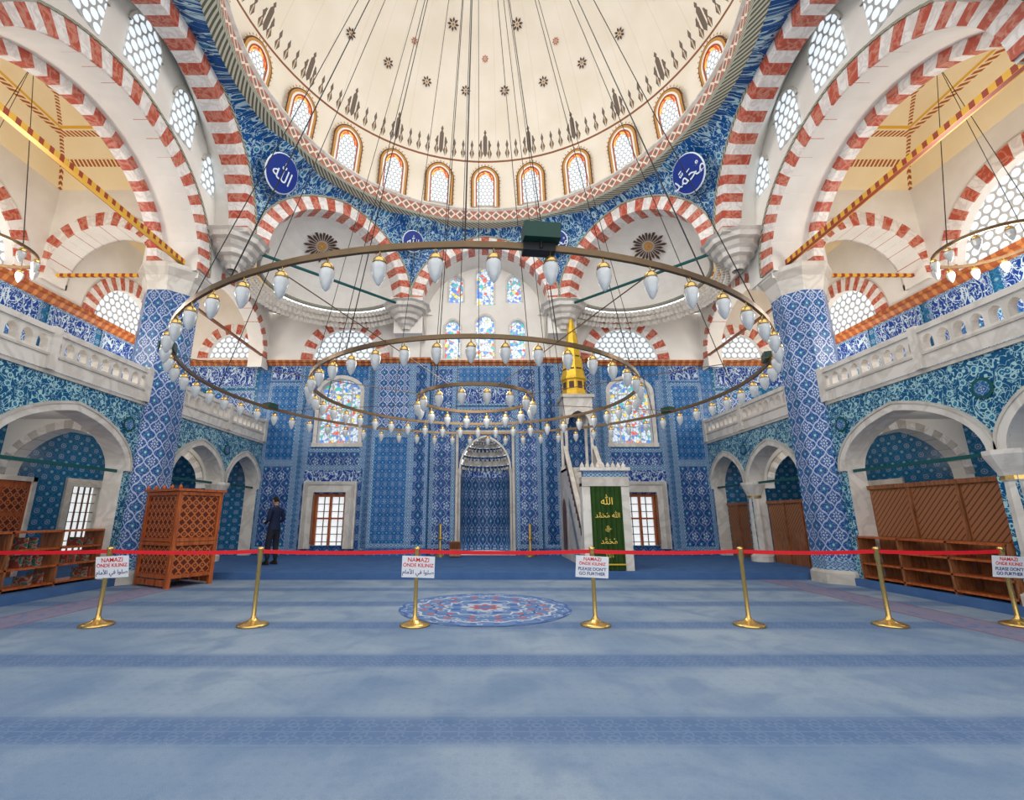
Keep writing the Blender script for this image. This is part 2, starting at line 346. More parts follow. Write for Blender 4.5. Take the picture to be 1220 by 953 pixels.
def apanel(mb,F,uc,sp,a,b,k,sill,n,m,N=16):
    P=prof(a,b,k,N)
    for i in range(N):
        (s0,h0),(s1,h1)=P[i],P[i+1]; pts=[(uc+s0,sill),(uc+s1,sill),(uc+s1,sp+h1),(uc+s0,sp+h0)]
        mb.face([F(x,n,z) for x,z in pts],m,pts)
def panel(mb,F,u0,u1,z0,z1,n,mt,mbd='tile_border',bw=.16):
    def q(a,b,c,d,m,nn,vert=False):
        pts=[(a,b),(c,b),(c,d),(a,d)]; mb.face([F(x,nn,z) for x,z in pts],m,[(z,x) if vert else (x,z) for x,z in pts])
    q(u0+bw,z0+bw,u1-bw,z1-bw,mt,n)
    q(u0,z0,u0+bw,z1,mbd,n,True);q(u1-bw,z0,u1,z1,mbd,n,True);q(u0+bw,z0,u1-bw,z0+bw,mbd,n);q(u0+bw,z1-bw,u1-bw,z1,mbd,n)
def rframe(mb,F,u0,u1,z0,z1,w,pro,m,n=0):
    for (a,b,c,d) in ((u0-w,u0,z0,z1+w),(u1,u1+w,z0,z1+w),(u0,u1,z1,z1+w)):
        mb.face([F(a,n+pro,c),F(b,n+pro,c),F(b,n+pro,d),F(a,n+pro,d)],m)
        for e in (a,b): mb.face([F(e,n,c),F(e,n+pro,c),F(e,n+pro,d),F(e,n,d)],m)
        for e in (c,d): mb.face([F(a,n,e),F(b,n,e),F(b,n+pro,e),F(a,n+pro,e)],m)
def text(name,body,loc,size,mat,rot,parent,ext=.001,bold=0):
    cu=bpy.data.curves.new(name,'FONT'); cu.body=body; cu.size=size; cu.align_x='CENTER'; cu.align_y='CENTER'; cu.extrude=ext; cu.offset=bold
    cu.materials.append(M[mat]); o=bpy.data.objects.new(name,cu); sc.collection.objects.link(o)
    if isinstance(rot,Matrix): o.matrix_world=Matrix.Translation(loc)@rot.to_4x4()
    else: o.location=loc; o.rotation_euler=rot
    if parent: o.parent=parent
    return o
# ------------------------------------------------------------ dimensions
YQ=16.4; CX,CY=0.0,8.75; FL=.15; ZC=6.85; ZS=8.6; XA=7.8; XO=11.2; YG=7.85; YN=4.4
# ---------------- floor
mb=MB(); mb.face([(-7.7,-4,0),(7.7,-4,0),(7.7,11.4,0),(-7.7,11.4,0)],'carpet')
mb.box2(-XO,XO,11.4,YQ,0,FL,'carpet2')
for s in (-1,1): mb.box2(s*7.7,s*XO,-4,11.4,0,FL,'carpet2')
mb.build('floor')
mb=MB(); seg=64
for i in range(seg):
    a=2*pi*i/seg;b=2*pi*(i+1)/seg;R=1.35
    mb.face([(0,8.0,.006),(R*math.cos(a),8.0+R*math.sin(a),.006),(R*math.cos(b),8.0+R*math.sin(b),.006)],'medal',[(0,0),(math.cos(a),math.sin(a)),(math.cos(b),math.sin(b))])
mb.build('carpet_medallion')
# ---------------- qibla wall
FQ=frame((0,YQ,0),(1,0,0),(0,-1,0))
wq=empty('wall_front')
mb=MB()
awall(mb,FQ,-1.95,1.95,0,ZC,[(0,.84,3.0,1.1,.25,0)],'tile_dark',.02,'stone')
for s in (-1,1):
    F=frame((0,YQ,0),(s,0,0),(0,-1,0))
    awall(mb,F,1.95,8.2,0,3.0,[(5.3,.55,2.15,.001,0,.45)],'tile_dark',.45,'stone')
    awall(mb,F,1.95,8.2,3.0,ZC,[(5.2,.72,5.75,.5,.1,3.9)],'tile_hex',.35,'stone_l')
    awall(mb,F,8.2,XO,0,ZC,[],'tile_aisle',.3)
    mb.box2(s*1.95,s*3.95,YQ-.3,YQ,0,ZC,'tile_hex')
    Fp=frame((0,YQ-.3,0),(s,0,0),(0,-1,0))
    panel(mb,Fp,1.97,2.55,.4,ZC-.1,.02,'tile_dark',bw=.1)
    panel(mb,Fp,2.55,3.93,.4,4.2,.02,'tile_hex',bw=.14)
    panel(mb,Fp,2.55,3.93,4.2,ZC-.1,.02,'tile_pillar',bw=.14)
    for (a,b,c,d,t) in ((3.97,4.25,.3,ZC-.1,'tile_small'),(6.3,6.62,.3,ZC-.1,'tile_small'),(6.62,7.8,.3,3.2,'tile_palm'),(6.62,7.8,3.2,6.1,'tile_hex'),(4.25,6.3,3.0,3.7,'tile_palm'),
                        (4.25,4.42,3.7,6.2,'tile_border'),(6.13,6.3,3.7,6.2,'tile_border')):
        panel(mb,F,a,b,c,d,.015,t,bw=.07 if b-a<.5 else .12)
    panel(mb,F,4.3,6.3,2.5,3.0,.015,'callig',bw=.05)
    panel(mb,F,6.64,7.78,6.15,ZC-.08,.02,'callig',bw=.06)
    panel(mb,F,8.3,10.9,5.9,ZC-.1,.02,'callig',bw=.08)
    panel(mb,F,8.3,9.9,4.0,5.8,.02,'tile_pillar',bw=.1)
    rframe(mb,F,4.75,5.85,.35,2.2,.36,.10,'stone_l')
    rframe(mb,F,4.55,5.85+.2,.35,2.45,.09,.14,'stone')
    aband(mb,F,5.2,5.75,.72,.5,.86,.63,.1,1,.05,.0,'stone_l','stone_l',20)
    for e in (4.34,5.92): mb.face([F(e,.05,3.9),F(e+.14,.05,3.9),F(e+.14,.05,5.75),F(e,.05,5.75)],'stone_l')
    mb.face([F(4.3,.05,3.76),F(6.1,.05,3.76),F(6.1,.05,3.9),F(4.3,.05,3.9)],'stone_l')
panel(mb,FQ,-1.93,-1.05,.35,ZC-.1,.02,'tile_palm',bw=.14); panel(mb,FQ,1.05,1.93,.35,ZC-.1,.02,'tile_palm',bw=.14)
panel(mb,FQ,-1.05,1.05,4.45,5.2,.03,'tile_palm',bw=.1); panel(mb,FQ,-1.05,1.05,5.25,5.95,.03,'callig',bw=.08); panel(mb,FQ,-1.05,1.05,5.95,ZC-.1,.03,'tile_hex',bw=.1)
mb.build('tiled_surface',wq)
mb=MB()
xs=[(-XO,0),(-3.95,0),(-3.95,.3),(-1.95,.3),(-1.95,0),(1.95,0),(1.95,.3),(3.95,.3),(3.95,0),(XO,0)]
P=[(0,-.12),(.06,-.10),(.10,-.02),(.16,.0),(.16,.07),(0,.09)]
mb.sweep([((x,YQ-n,ZC),(0,-1,0)) for x,n in xs],P,'cornice')
mb.build('trim_1',wq)
# mihrab niche
mi=empty('mihrab',wq); mb=MB()
def half(r0,z0,r1,z1,m,sc_=None,seg=28):
    mb.lathe((0,YQ,0),[(r0,z0),(r1,z1)],m,seg,None,0,pi,sc_)
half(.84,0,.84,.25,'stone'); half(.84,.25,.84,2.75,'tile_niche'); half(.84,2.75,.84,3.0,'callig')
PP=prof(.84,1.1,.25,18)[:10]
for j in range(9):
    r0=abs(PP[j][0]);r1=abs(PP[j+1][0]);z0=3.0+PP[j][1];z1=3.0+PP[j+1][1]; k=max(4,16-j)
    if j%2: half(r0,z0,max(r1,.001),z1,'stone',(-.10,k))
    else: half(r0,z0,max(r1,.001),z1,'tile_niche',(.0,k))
    for q in range(k):
        a=pi*(q+.5)/k; rr=(r0+r1)/2*.94; mb.lathe((rr*math.cos(a),YQ+rr*math.sin(a),z0-.03),[(0,0),(.035,.03),(.045,.10)],'stone',6)
Fm=frame((0,YQ,0),(1,0,0),(0,-1,0))
aband(mb,Fm,0,3.0,.84,1.1,.90,1.17,.25,1,.05,.02,'stone_l','stone_l',24)
rframe(mb,Fm,-.93,.93,0,4.25,.09,.09,'stone')
for s in (-1,1): mb.lathe((s*.88,YQ-.07,0),[(.06,.15),(.04,.3),(.04,2.7),(.07,2.85),(.07,3.0)],'stone',10)
mb.build('niche',mi)
mb=MB()
for x,z in ((-1.45,.0),(1.45,.0)):
    mb.lathe((x,15.75,FL),[(.17,0),(.17,.04),(.05,.1),(.04,.5),(.09,.55),(.09,.6),(.05,.62),(.05,1.0),(0.0,1.02)],'brass',12)
mb.build('altar_candlesticks',mi)
wn=0
for s in (-1,1):
    F=frame((0,YQ,0),(s,0,0),(0,-1,0)); wn+=1
    w=empty('window_%d'%wn,wq); mb=MB(); apanel(mb,F,5.3,2.15,.55,.001,0,.45,-.3,'pane'); 
    for i in range(5): x=4.8+i*.25; mb.box2(s*(x-.012),s*(x+.012),YQ+.22,YQ+.26,.45,2.15,'wood_dk')
    for i in range(7): z=.55+i*.25; mb.box2(s*4.75,s*5.85,YQ+.215,YQ+.255,z,z+.024,'wood_dk')
    for a,b in ((4.75,4.85),(5.75,5.85),(5.26,5.34)): mb.box2(s*a,s*b,YQ+.1,YQ+.2,.45,2.15,'wood_red')
    mb.box2(s*4.75,s*5.85,YQ+.09,YQ+.19,2.05,2.15,'wood_red');mb.box2(s*4.75,s*5.85,YQ+.09,YQ+.19,1.3,1.36,'wood_red')
    for e in (4.77,5.83): mb.box((s*e,YQ-.02,1.3),(.03,.20,1.6),'wood')
    mb.build('casement',w)
    wn+=1; w=empty('window_%d'%wn,wq); mb=MB(); apanel(mb,F,5.2,5.75,.72,.5,.1,3.9,-.25,'stained')
    for i in (-1,0,1): mb.box2(s*(5.2+i*.36-.015),s*(5.2+i*.36+.015),YQ+.18,YQ+.22,3.9,6.1,'stone_l')
    for z in (4.5,5.1,5.7): mb.box2(s*4.48,s*5.92,YQ+.175,YQ+.215,z,z+.03,'stone_l')
    mb.build('stained_panel',w)
# ---------------- upper front wall (white)
mb=MB()
FU=frame((0,YQ-.1,0),(1,0,0),(0,-1,0))
cw=((-1.2,.28,8.2,.3,7.0),(0,.33,8.35,.34,7.0),(1.2,.28,8.2,.3,7.0),(-1.1,.26,10.0,.3,9.2),(0,.32,10.3,.36,9.1),(1.1,.26,10.0,.3,9.2))
awall(mb,FU,-2.7,2.7,ZC,8.85,[(x,a,sp,b,.2,sl) for x,a,sp,b,sl in cw[:3]],'white',.2)
awall(mb,FU,-2.7,2.7,8.85,11.5,[(x,a,sp,b,.2,sl) for x,a,sp,b,sl in cw[3:]],'white',.2)
for x,a,sp,b,sl in cw:
    aband(mb,FU,x,sp,a,b,a+.07,b+.08,.2,1,.03,0,'stone_l','stone_l',16)
    for s in (-1,1): mb.face([FU(x+s*a,.03,sl),FU(x+s*(a+.07),.03,sl),FU(x+s*(a+.07),.03,sp),FU(x+s*a,.03,sp)],'stone_l')
for s in (-1,1):
    F=frame((0,YQ-.1,0),(s,0,0),(0,-1,0))
    awall(mb,F,2.7,8.0,ZC,8.75,[(5.1,1.2,6.95,1.2,0,6.95)],'white',.25)
    aband(mb,F,5.1,6.95,1.2,1.2,1.62,1.62,0,19,.04,.0)
    awall(mb,F,8.0,XO,ZC,10.2,[(9.3,.85,7.0,.95,0,7.0)],'white',.25)
    aband(mb,F,9.3,7.0,.85,.95,1.2,1.32,0,15,.04,.0)
mb.build('plaster_surface',wq)
for x,a,sp,b,sl in cw:
    wn+=1; mb=MB(); apanel(mb,FU,x,sp,a,b,.2,sl,-.12,'stained'); mb.build('window_%d'%wn,wq)
for s in (-1,1):
    F=frame((0,YQ-.1,0),(s,0,0),(0,-1,0))
    wn+=1; mb=MB(); apanel(mb,F,5.1,6.95,1.2,1.2,0,6.95,-.15,'honey'); mb.build('window_%d'%wn,wq)
    wn+=1; mb=MB(); apanel(mb,F,9.3,7.0,.85,.95,0,7.0,-.15,'honey'); mb.build('window_%d'%wn,wq)
# ---------------- octagon arches + pendentives + exedrae
dm=empty('ceiling')
V=[(-2.6,15.0),(2.6,15.0),(6.3,11.3),(6.3,YN),(2.6,2.2),(-2.6,2.2),(-6.3,YN),(-6.3,11.3)]
RR=5.55; ZR=11.25
mb=MB(); mp=MB()
for k in (0,1,2,6,7):
    a=Vector((*V[k],0));b=Vector((*V[(k+1)%8],0)); mid=(a+b)/2; L=(b-a).length; U=(b-a).normalized(); N=(Vector((CX,CY,0))-mid).normalized()
    N=(N-U*N.dot(U)).normalized(); F=frame(mid,U,N); h=L/2
    side=k in (2,6)
    ai,bi,ao,bo=(3.05,2.5,3.42,2.88) if side else (h-.42,2.1,h-.02,2.5)
    kk=.05 if side else .12
    aband(mb,F,0,ZS,ai,bi,ao,bo,kk,37 if side else 29,.06,.45)
    aband(mb,F,0,ZS,ao,bo,ao+.05,bo+.05,kk,1,.10,.0,'cord','cord',40)
    if side:
        P1=prof(ai,bi,kk,28);P2=prof(ai+.15,bi+.85,kk,28)
        for i in range(28):
            mb.face([F(P1[i][0],-.45,ZS+P1[i][1]),F(P1[i+1][0],-.45,ZS+P1[i+1][1]),F(P2[i+1][0],-.95,ZS+P2[i+1][1]),F(P2[i][0],-.95,ZS+P2[i][1])],'white')
    elif k==0:
        P1=prof(ai,bi,.12,28)
        for i in range(28):
            mb.face([F(P1[i][0],-.45,ZS+P1[i][1]),F(P1[i+1][0],-.45,ZS+P1[i+1][1]),F(P1[i+1][0],-1.35,ZS+P1[i+1][1]),F(P1[i][0],-1.35,ZS+P1[i][1])],'white')
        for s in (-1,1):
            mb.face([F(s*ai,0,ZS),F(s*ai,-1.3,ZS),F(s*ai,-1.3,7.7),F(s*ai,-.9,7.7)],'white')
    else:
        A=ai;B=bi;NP=24;NE=10
        def S(p,e):
            ph=-pi/2+pi*p/NP; ee=e/NE*pi/2
            return F(A*math.sin(ph)*math.cos(ee), -.45-A*math.cos(ph)*math.cos(ee), ZS+B*math.sin(ee)*1.0)
        for p in range(NP):
            for e in range(NE): mb.face([S(p,e),S(p+1,e),S(p+1,e+1),S(p,e+1)],'white')
        pts=[]
        for p in range(NP+1):
            ph=-pi/2+pi*p/NP; q=F(A*math.sin(ph),-.45-A*math.cos(ph),ZS); c0=F(0,-.45,ZS); pts.append((q,(c0-q).normalized()))
        mb.sweep(pts,[(0,-.05),(.07,-.03),(.10,.03),(.0,.06)],'cord')
        NS=NP*2
        for row in range(3):
            for p in range(NS):
                for qd in range(2):
                    pa=(p+qd*.5)/NS; pb=(p+qd*.5+.5)/NS
                    def T(t,c,z): 
                        ph=-pi/2+pi*t; rr=A+.05+row*.12+.10*c; return F(rr*math.sin(ph),-.45-rr*math.cos(ph),z)
                    za=ZS-.06-row*.16; zb=za-.16
                    ca,cb=(0,1) if qd==0 else (1,0)
                    mb.face([T(pa,ca*.8,za),T(pb,cb*.8,za),T(pb,cb,zb),T(pa,ca,zb)],'stone_l')
        sx=1 if mid.x>0 else -1
        for p in range(NP):
            def O_(pp):
                ph=-pi/2+pi*pp/NP; q=F((A+.4)*math.sin(ph),-.45-(A+.4)*math.cos(ph),ZS-.5); c0=F(0,-.45,ZS-.5); d=(q-c0)
                d.z=0; d.normalize(); t=99
                if d.x*sx>1e-3: t=min(t,(8.0-abs(q.x))/(d.x*sx))
                if d.y>1e-3: t=min(t,(YQ-.1-q.y)/d.y)
                t=max(0,min(t,3.2)); r_=q+d*t; r_.z=ZS+.1; q2=F((A+.25)*math.sin(ph),-.45-(A+.25)*math.cos(ph),ZS-.1); return q2,r_
            a1,b1=O_(p);a2,b2=O_(p+1); mb.face([a1,a2,b2,b1],'white')
        ee=math.radians(58); pc=F(0,-.45-A*math.cos(ee)*.93,ZS+B*math.sin(ee)*.95)
        nn=(F(0,-.45,ZS+.3)-pc).normalized(); uu=U.copy(); ww=nn.cross(uu).normalized()
        for i in range(24):
            t=2*pi*i/24; d=uu*math.cos(t)+ww*math.sin(t); e=uu*-math.sin(t)+ww*math.cos(t); rl=.62 if i%2 else .5
            mb.face([pc+d*.2-e*.012,pc+d*.2+e*.012,pc+d*(rl-.1)+e*.045,pc+d*rl,pc+d*(rl-.1)-e*.045],'brownp')
            mb.face([pc+d*.02,pc+d*.14-e*.02,pc+d*.17,pc+d*.14+e*.02],'ochre')
    NN=28;Pp=prof(ao,bo,kk,NN); bot=[(-h,0)]+Pp+[(h,0)]
    for i in range(len(bot)-1):
        for t in range(6):
            def Q(bp,tt):
                p=F(bp[0],0.0,ZS+bp[1]); v=Vector((p.x-CX,p.y-CY,0)); r0=v.length; v.normalize()
                rr=r0+(RR-r0)*(1-math.sqrt(max(0,1-(tt*.98)**2))); 
                if tt==1: rr=RR
                return Vector((CX,CY,p.z+(ZR+.05-p.z)*tt))+v*rr
            ps=[Q(bot[i],t/6),Q(bot[i+1],t/6),Q(bot[i+1],(t+1)/6),Q(bot[i],(t+1)/6)]
            an=[(math.atan2(p.x-CX,p.y-CY)*6,p.z) for p in ps]
            mp.face(ps,'floral_blue',an)
mb.build('voussoirs_and_vaults',dm)
mp.build('pendentives',dm)
mb=MB()
for s in (-1,1):
    for (x,y,z0) in ((s*2.75,15.35,7.7),(s*6.75,11.35,7.75),(s*6.75,YN,7.75)):
        rr=.14; z=z0
        for j in range(5):
            mb.lathe((x,y,0),[(rr,z),(rr+.03,z+.12),(rr+.13,z+.17)],'stone' if j%2 else 'stone_l',20,None,0,2*pi,(.08,12)); rr+=.13; z+=.17
        mb.box((x,y,ZS-.0),(1.25,1.25,.12),'stone_l')
    mb.box2(s*2.2,s*3.2,15.35,YQ,7.6,ZS,'white'); mb.box2(s*2.35,s*3.3,YQ-.45,YQ,ZC,7.8,'white')
    mb.box2(s*7.25,s*8.7,10.75,11.65,7.35,11.0,'white')
    mb.box2(s*7.25,s*8.7,YN-.4,YN+.5,7.35,11.0,'white')
mb.build('corbels',dm)
Rn=empty('calligraphy_roundels',dm)
def roundel(px,py,pz,r,body):
    pos=Vector((px,py,pz)); c=Vector((CX,CY,pz-2.6)); n=(c-pos).normalized()
    zx=Vector((0,0,1)); uu=zx.cross(n).normalized(); ww=n.cross(uu)
    m_=MB()
    for i in range(32):
        a=2*pi*i/32;b=2*pi*(i+1)/32
        m_.face([pos,pos+(uu*math.cos(a)+ww*math.sin(a))*r,pos+(uu*math.cos(b)+ww*math.sin(b))*r],'navydisc')
        m_.face([pos+(uu*math.cos(a)+ww*math.sin(a))*r,pos+(uu*math.cos(b)+ww*math.sin(b))*r,pos+(uu*math.cos(b)+ww*math.sin(b))*(r+.03)-n*.03,pos+(uu*math.cos(a)+ww*math.sin(a))*(r+.03)-n*.03],'twhite')
    m_.build('disc',Rn)
    R=Matrix((uu,ww,n)).transposed()
    text('script',body,pos+n*.02-ww*.05,r*1.0,'twhite',R,Rn,.004)
roundel(-5.55,11.0,10.5,.50,'\uFDF2'); roundel(5.55,11.0,10.5,.50,'\uFDF4'); roundel(-2.45,14.25,10.5,.34,'\uFDF2'); roundel(2.45,14.25,10.5,.34,'\uFDF4')
# ---------------- dome
RD=6.35; ZD=11.6; HD=7.2; DY=8.1
def dome(th,ph,off=0):
    r=(RD-off)*math.cos(ph); return Vector((CX+r*math.sin(th),DY+r*math.cos(th),ZD+(HD-off)*math.sin(ph)))
NT=96; mb=MB()
for i in range(NT):
    t0=2*pi*i/NT-pi; t1=2*pi*(i+1)/NT-pi
    if abs((t0+t1)/2)>math.radians(128): continue
    for j in range(20):
        p0=pi/2*j/20;p1=pi/2*(j+1)/20
        mb.face([dome(t0,p0),dome(t1,p0),dome(t1,p1),dome(t0,p1)],'dome',[(t0*12/pi,j/20),(t1*12/pi,j/20),(t1*12/pi,(j+1)/20),(t0*12/pi,(j+1)/20)])
d=mb.build('dome_shell',dm,True)
mb=MB()
pts=[]
for i in range(121):
    t=math.radians(-130+260*i/120); v=Vector((math.sin(t),math.cos(t),0)); pts.append((Vector((CX,CY,ZR))+v*RR,-v))
mb.sweep(pts,[(-.3,-.02),(0,0),(.05,.06)],'cord'); mb.sweep(pts,[(.05,.06),(.02,.42)],'ringp'); mb.sweep(pts,[(.02,.42),(.1,.46),(.1,.50),(-1.2,.52)],'stone_l')
mb.build('cornice_ring',dm)
mb=MB(); 
for i in range(-8,9):
    th=i*pi/12; dr=Vector((math.sin(th),math.cos(th),0)); U=Vector((math.cos(th),-math.sin(th),0))
    O=Vector((CX,DY,11.9))+dr*(RD-.09); Wv=(Vector((0,0,1.5))-dr*.22).normalized(); N=U.cross(Wv); 
    if N.dot(-dr)<0: N=-N
    F=frame(O,U,N,Wv)
    apanel(mb,F,0,.95,.29,.34,.1,.05,.03,'honey_s'); aband(mb,F,0,.95,.21,.25,.29,.34,.1,1,.035,0,'st_or','st_or',16)
    def fr_(a,b,w,n,m):
        aband(mb,F,0,.95,a,b,a+w,b+w,.1,1,n,.0,m,m,16)
        for s in (-1,1): mb.face([F(s*a,n,0),F(s*(a+w),n,0),F(s*(a+w),n,.95),F(s*a,n,.95)],m)
    fr_(.29,.34,.04,.06,'redp'); fr_(.33,.38,.06,.055,'white'); fr_(.39,.44,.07,.06,'ochre'); fr_(.46,.51,.04,.05,'brownp')
    for j in range(15):
        t=pi*j/14; p=F(.50*math.cos(t),.05,.95+.56*math.sin(t)); q=F(.56*math.cos(t),.05,.95+.63*math.sin(t))
        tt=Vector(F(-math.sin(t),0,math.cos(t)))-Vector(F(0,0,0)); mb.face([p-tt*.03,q,p+tt*.03],'ochre')
    for s in (-1,1):
        for j in range(6): z=.1+j*.15; mb.face([F(s*.49,.05,z-.03),F(s*.55,.05,z),F(s*.49,.05,z+.03)],'ochre')
mb.build('dome_windows',dm)
mb=MB()
def ros(th,ph,r,m):
    c=dome(th,ph,.05); e=dome(th+.01,ph,.05)-c; f=dome(th,ph+.01,.05)-c; e.normalize();f.normalize()
    for i in range(8):
        t=2*pi*i/8; d=e*math.cos(t)+f*math.sin(t); g2=-e*math.sin(t)+f*math.cos(t)
        mb.face([c+d*r*.35-g2*r*.08,c+d*r*.62-g2*r*.18,c+d*r,c+d*r*.62+g2*r*.18,c+d*r*.35+g2*r*.08],m)
    for i in range(8):
        t=2*pi*i/8; s2=2*pi*(i+1)/8; mb.face([c,c+(e*math.cos(t)+f*math.sin(t))*r*.2,c+(e*math.cos(s2)+f*math.sin(s2))*r*.2],'ochre')
for i in range(-8,9):
    ros((i+.5)*pi/12,math.radians(35),.18,'brownp')
    if i%2==0:
        ros((i)*pi/12,math.radians(43),.12,'redp'); ros((i+1)*pi/12,math.radians(50),.20,'brownp'); ros((i)*pi/12,math.radians(58),.13,'redp')
mb.build('painted_rosettes',dm)
# ---------------- side structures
for s,nm in ((-1,'left'),(1,'right')):
    w=empty('wall_%s'%nm); mb=MB()
    FS=lambda X: frame((s*X,0,0),(0,1,0),(-s,0,0))
    F=FS(7.2)
    awall(mb,F,1.0,11.65,7.35,12.9,[(YG,2.75,7.4,2.25,.05,7.35)],'white',.9)
    aband(mb,F,YG,7.4,2.75,2.25,3.17,2.66,.05,37,.05,.3)
    aband(mb,F,YG,7.4,3.17,2.66,3.22,2.71,.05,1,.08,.0,'cord','cord',40)
    F2=FS(8.1); aband(mb,F2,YG,7.4,2.5,2.02,2.76,2.27,.05,31,.04,.2)
    awall(mb,frame((s*7.95,0,0),(0,1,0),(-s,0,0)),11.6,YQ,ZC-.3,8.8,[(13.95,1.95,6.95,1.55,.05,ZC-.3)],'white',.5)
    aband(mb,FS(7.95),13.95,6.95,1.95,1.55,2.25,1.83,.05,25,.03,.5)
    for (yc,a,sp,b,sl) in ((YG,.46,11.15,.5,10.3),(6.45,.40,10.85,.42,10.05),(9.25,.40,10.85,.42,10.05),(5.2,.28,10.2,.28,9.7),(10.45,.28,10.2,.28,9.55)):
        apanel(mb,F,yc,sp,a,b,.1,sl,.03,'honey'); aband(mb,F,yc,sp,a,b,a+.06,b+.06,.1,1,.05,0,'stone_l','stone_l',14)
    for y in (11.05,4.6):
        Ft=frame((0,y-.35,0),(s,0,0),(0,-1,0))
        awall(mb,Ft,7.2,XO,7.2,10.9,[(9.75,1.35,7.35,1.35,.05,7.2)],'white',.7)
        aband(mb,Ft,9.75,7.35,1.35,1.35,1.72,1.72,.05,23,.03,.7)
        Fb=frame((0,y+.35,0),(s,0,0),(0,1,0)); awall(mb,Fb,7.2,XO,7.2,10.9,[(9.75,1.35,7.35,1.35,.05,7.2)],'white',.05)
    Fo=FS(XO)
    awall(mb,Fo,-1,YQ,0,3.6,[(8.3,.5,2.2,.001,0,.5),(13.4,.5,2.2,.001,0,.5),(5.6,.5,2.2,.001,0,.5)],'tile_aisle',.3,'stone')
    awall(mb,Fo,-1,YQ,3.6,ZC,[],'tile_aisle',.3)
    for i in range(8):
        y0=2.6+i*1.7; panel(mb,Fo,y0,y0+1.62,4.0,5.9,.02,'tile_palm' if i%2 else 'tile_pillar',bw=.12); panel(mb,Fo,y0+.05,y0+1.55,5.98,6.7,.02,'callig',bw=.07)
    lun=((8.3,1.75),(13.7,1.25),(2.6,1.6))
    awall(mb,Fo,-1,YQ,ZC,10.9,[(y,a,7.0,a,.05,7.0) for y,a in lun],'white',.3)
    for (yc,a) in lun:
        aband(mb,Fo,yc,7.0,a,a,a+.4,a+.4,.05,27,.04,0); apanel(mb,Fo,yc,7.0,a,a,.05,7.0,-.2,'honey')
    for yc in (8.3,13.4,5.6):
        apanel(mb,Fo,yc,2.2,.5,.001,0,.5,-.2,'pane'); rframe(mb,Fo,yc-.5,yc+.5,.4,2.2,.2,.06,'stone_l')
        for i in range(4): mb.box2(s*(XO+.1),s*(XO+.14),yc-.5+.2+i*.2-.012,yc-.5+.2+i*.2+.012,.5,2.2,'wood_dk')
        for i in range(6): mb.box2(s*(XO+.1),s*(XO+.14),yc-.5,yc+.5,.75+i*.25,.77+i*.25,'wood_dk')
    mb.build('outer_and_arch_walls',w)
    mb=MB(); mb.sweep([((s*XO,y,ZC),(-s,0,0)) for y in (-1,YQ)],[(0,-.16),(.08,-.12),(.12,-.02),(.2,.0),(.2,.08),(0,.1)],'cornice')
    mb.build('trim_%d'%(2 if s<0 else 3),w)
    mb=MB()
    for (y0,y1) in ((4.95,10.7),(11.4,YQ),(-.5,4.25)):
        hx=(XO-7.25)/2; xm=(XO+7.25)/2; ym=(y0+y1)/2; hy=(y1-y0)/2; n=14
        def VZ(i,j):
            a=-1+2*i/n;b=-1+2*j/n; e=(1-max(abs(a),abs(b))**2)
            return Vector((s*(xm+a*hx),ym+b*hy,9.75+1.25*math.sqrt(max(0,e))))
        for i in range(n):
            for j in range(n): mb.face([VZ(i,j),VZ(i+1,j),VZ(i+1,j+1),VZ(i,j+1)],'vault',[(i/n,j/n),((i+1)/n,j/n),((i+1)/n,(j+1)/n),(i/n,(j+1)/n)])
    mb.build('aisle_vault',w)
    ga=empty('gallery_arcade',w); mb=MB(); F=FS(XA)
    ar=[(5.6,1.35),(8.72,1.48)]; far=[(12.85,1.15),(15.3,1.0)]
    awall(mb,F,3.0,10.5,FL,3.9,[(y,a,2.35,1.0,.35,FL) for y,a in ar],'floral_turq',.4,'stone_l')
    awall(mb,F,11.5,YQ,FL,3.9,[(y,a,2.3,1.0,.35,FL) for y,a in far],'floral_turq',.4,'stone_l')
    for (y,a) in ar+far:
        sp=2.35 if y<10 else 2.3
        aband(mb,F,y,sp,a,1.0,a+.13,1.13,.35,1,.05,.4,'stone_l','stone_l',24); aband(mb,F,y,sp,a+.13,1.13,a+.17,1.18,.35,1,.07,.0,'stone','stone',24)
    for y in (7.1,10.1,14.12,4.15):
        zc=3.35; q=[F(y+.17*math.cos(2*pi*i/20),.02,zc+.17*math.sin(2*pi*i/20)) for i in range(20)]; mb.face(q,'green_m'); q=[F(y+.12*math.cos(2*pi*i/20),.025,zc+.12*math.sin(2*pi*i/20)) for i in range(20)]; mb.face(q,'tile_small')
    for y in (7.08,14.15,4.1):
        mb.lathe((s*(XA+.15),y,FL),[(.3,0),(.3,.15),(.22,.2),(.22,.26),(.19,.3),(.17,1.75),(.2,1.78,'brass'),(.2,1.84),(.22,1.9),(.33,2.15),(.33,2.22)],'stone_l',12)
    mb.box2(s*(XA+.3),s*XO,-1,YQ,3.62,3.88,'white')
    for y in (4.1,7.1,11.0,14.15):
        Ft=frame((0,y-.15,0),(s,0,0),(0,-1,0)); awall(mb,Ft,8.1,XO,2.2,3.65,[(9.75,1.25,2.35,1.05,.2,2.2)],'white',.3); aband(mb,Ft,9.75,2.35,1.25,1.05,1.45,1.25,.2,21,.03,.3,'stone','vwhite')
    mb.box2(s*(XA-.04),s*(XA+.3),3,10.5,3.86,3.93,'stone'); mb.box2(s*(XA-.04),s*(XA+.3),11.5,YQ,3.86,3.93,'stone')
    mb.build('arcade',ga)
    mb=MB()
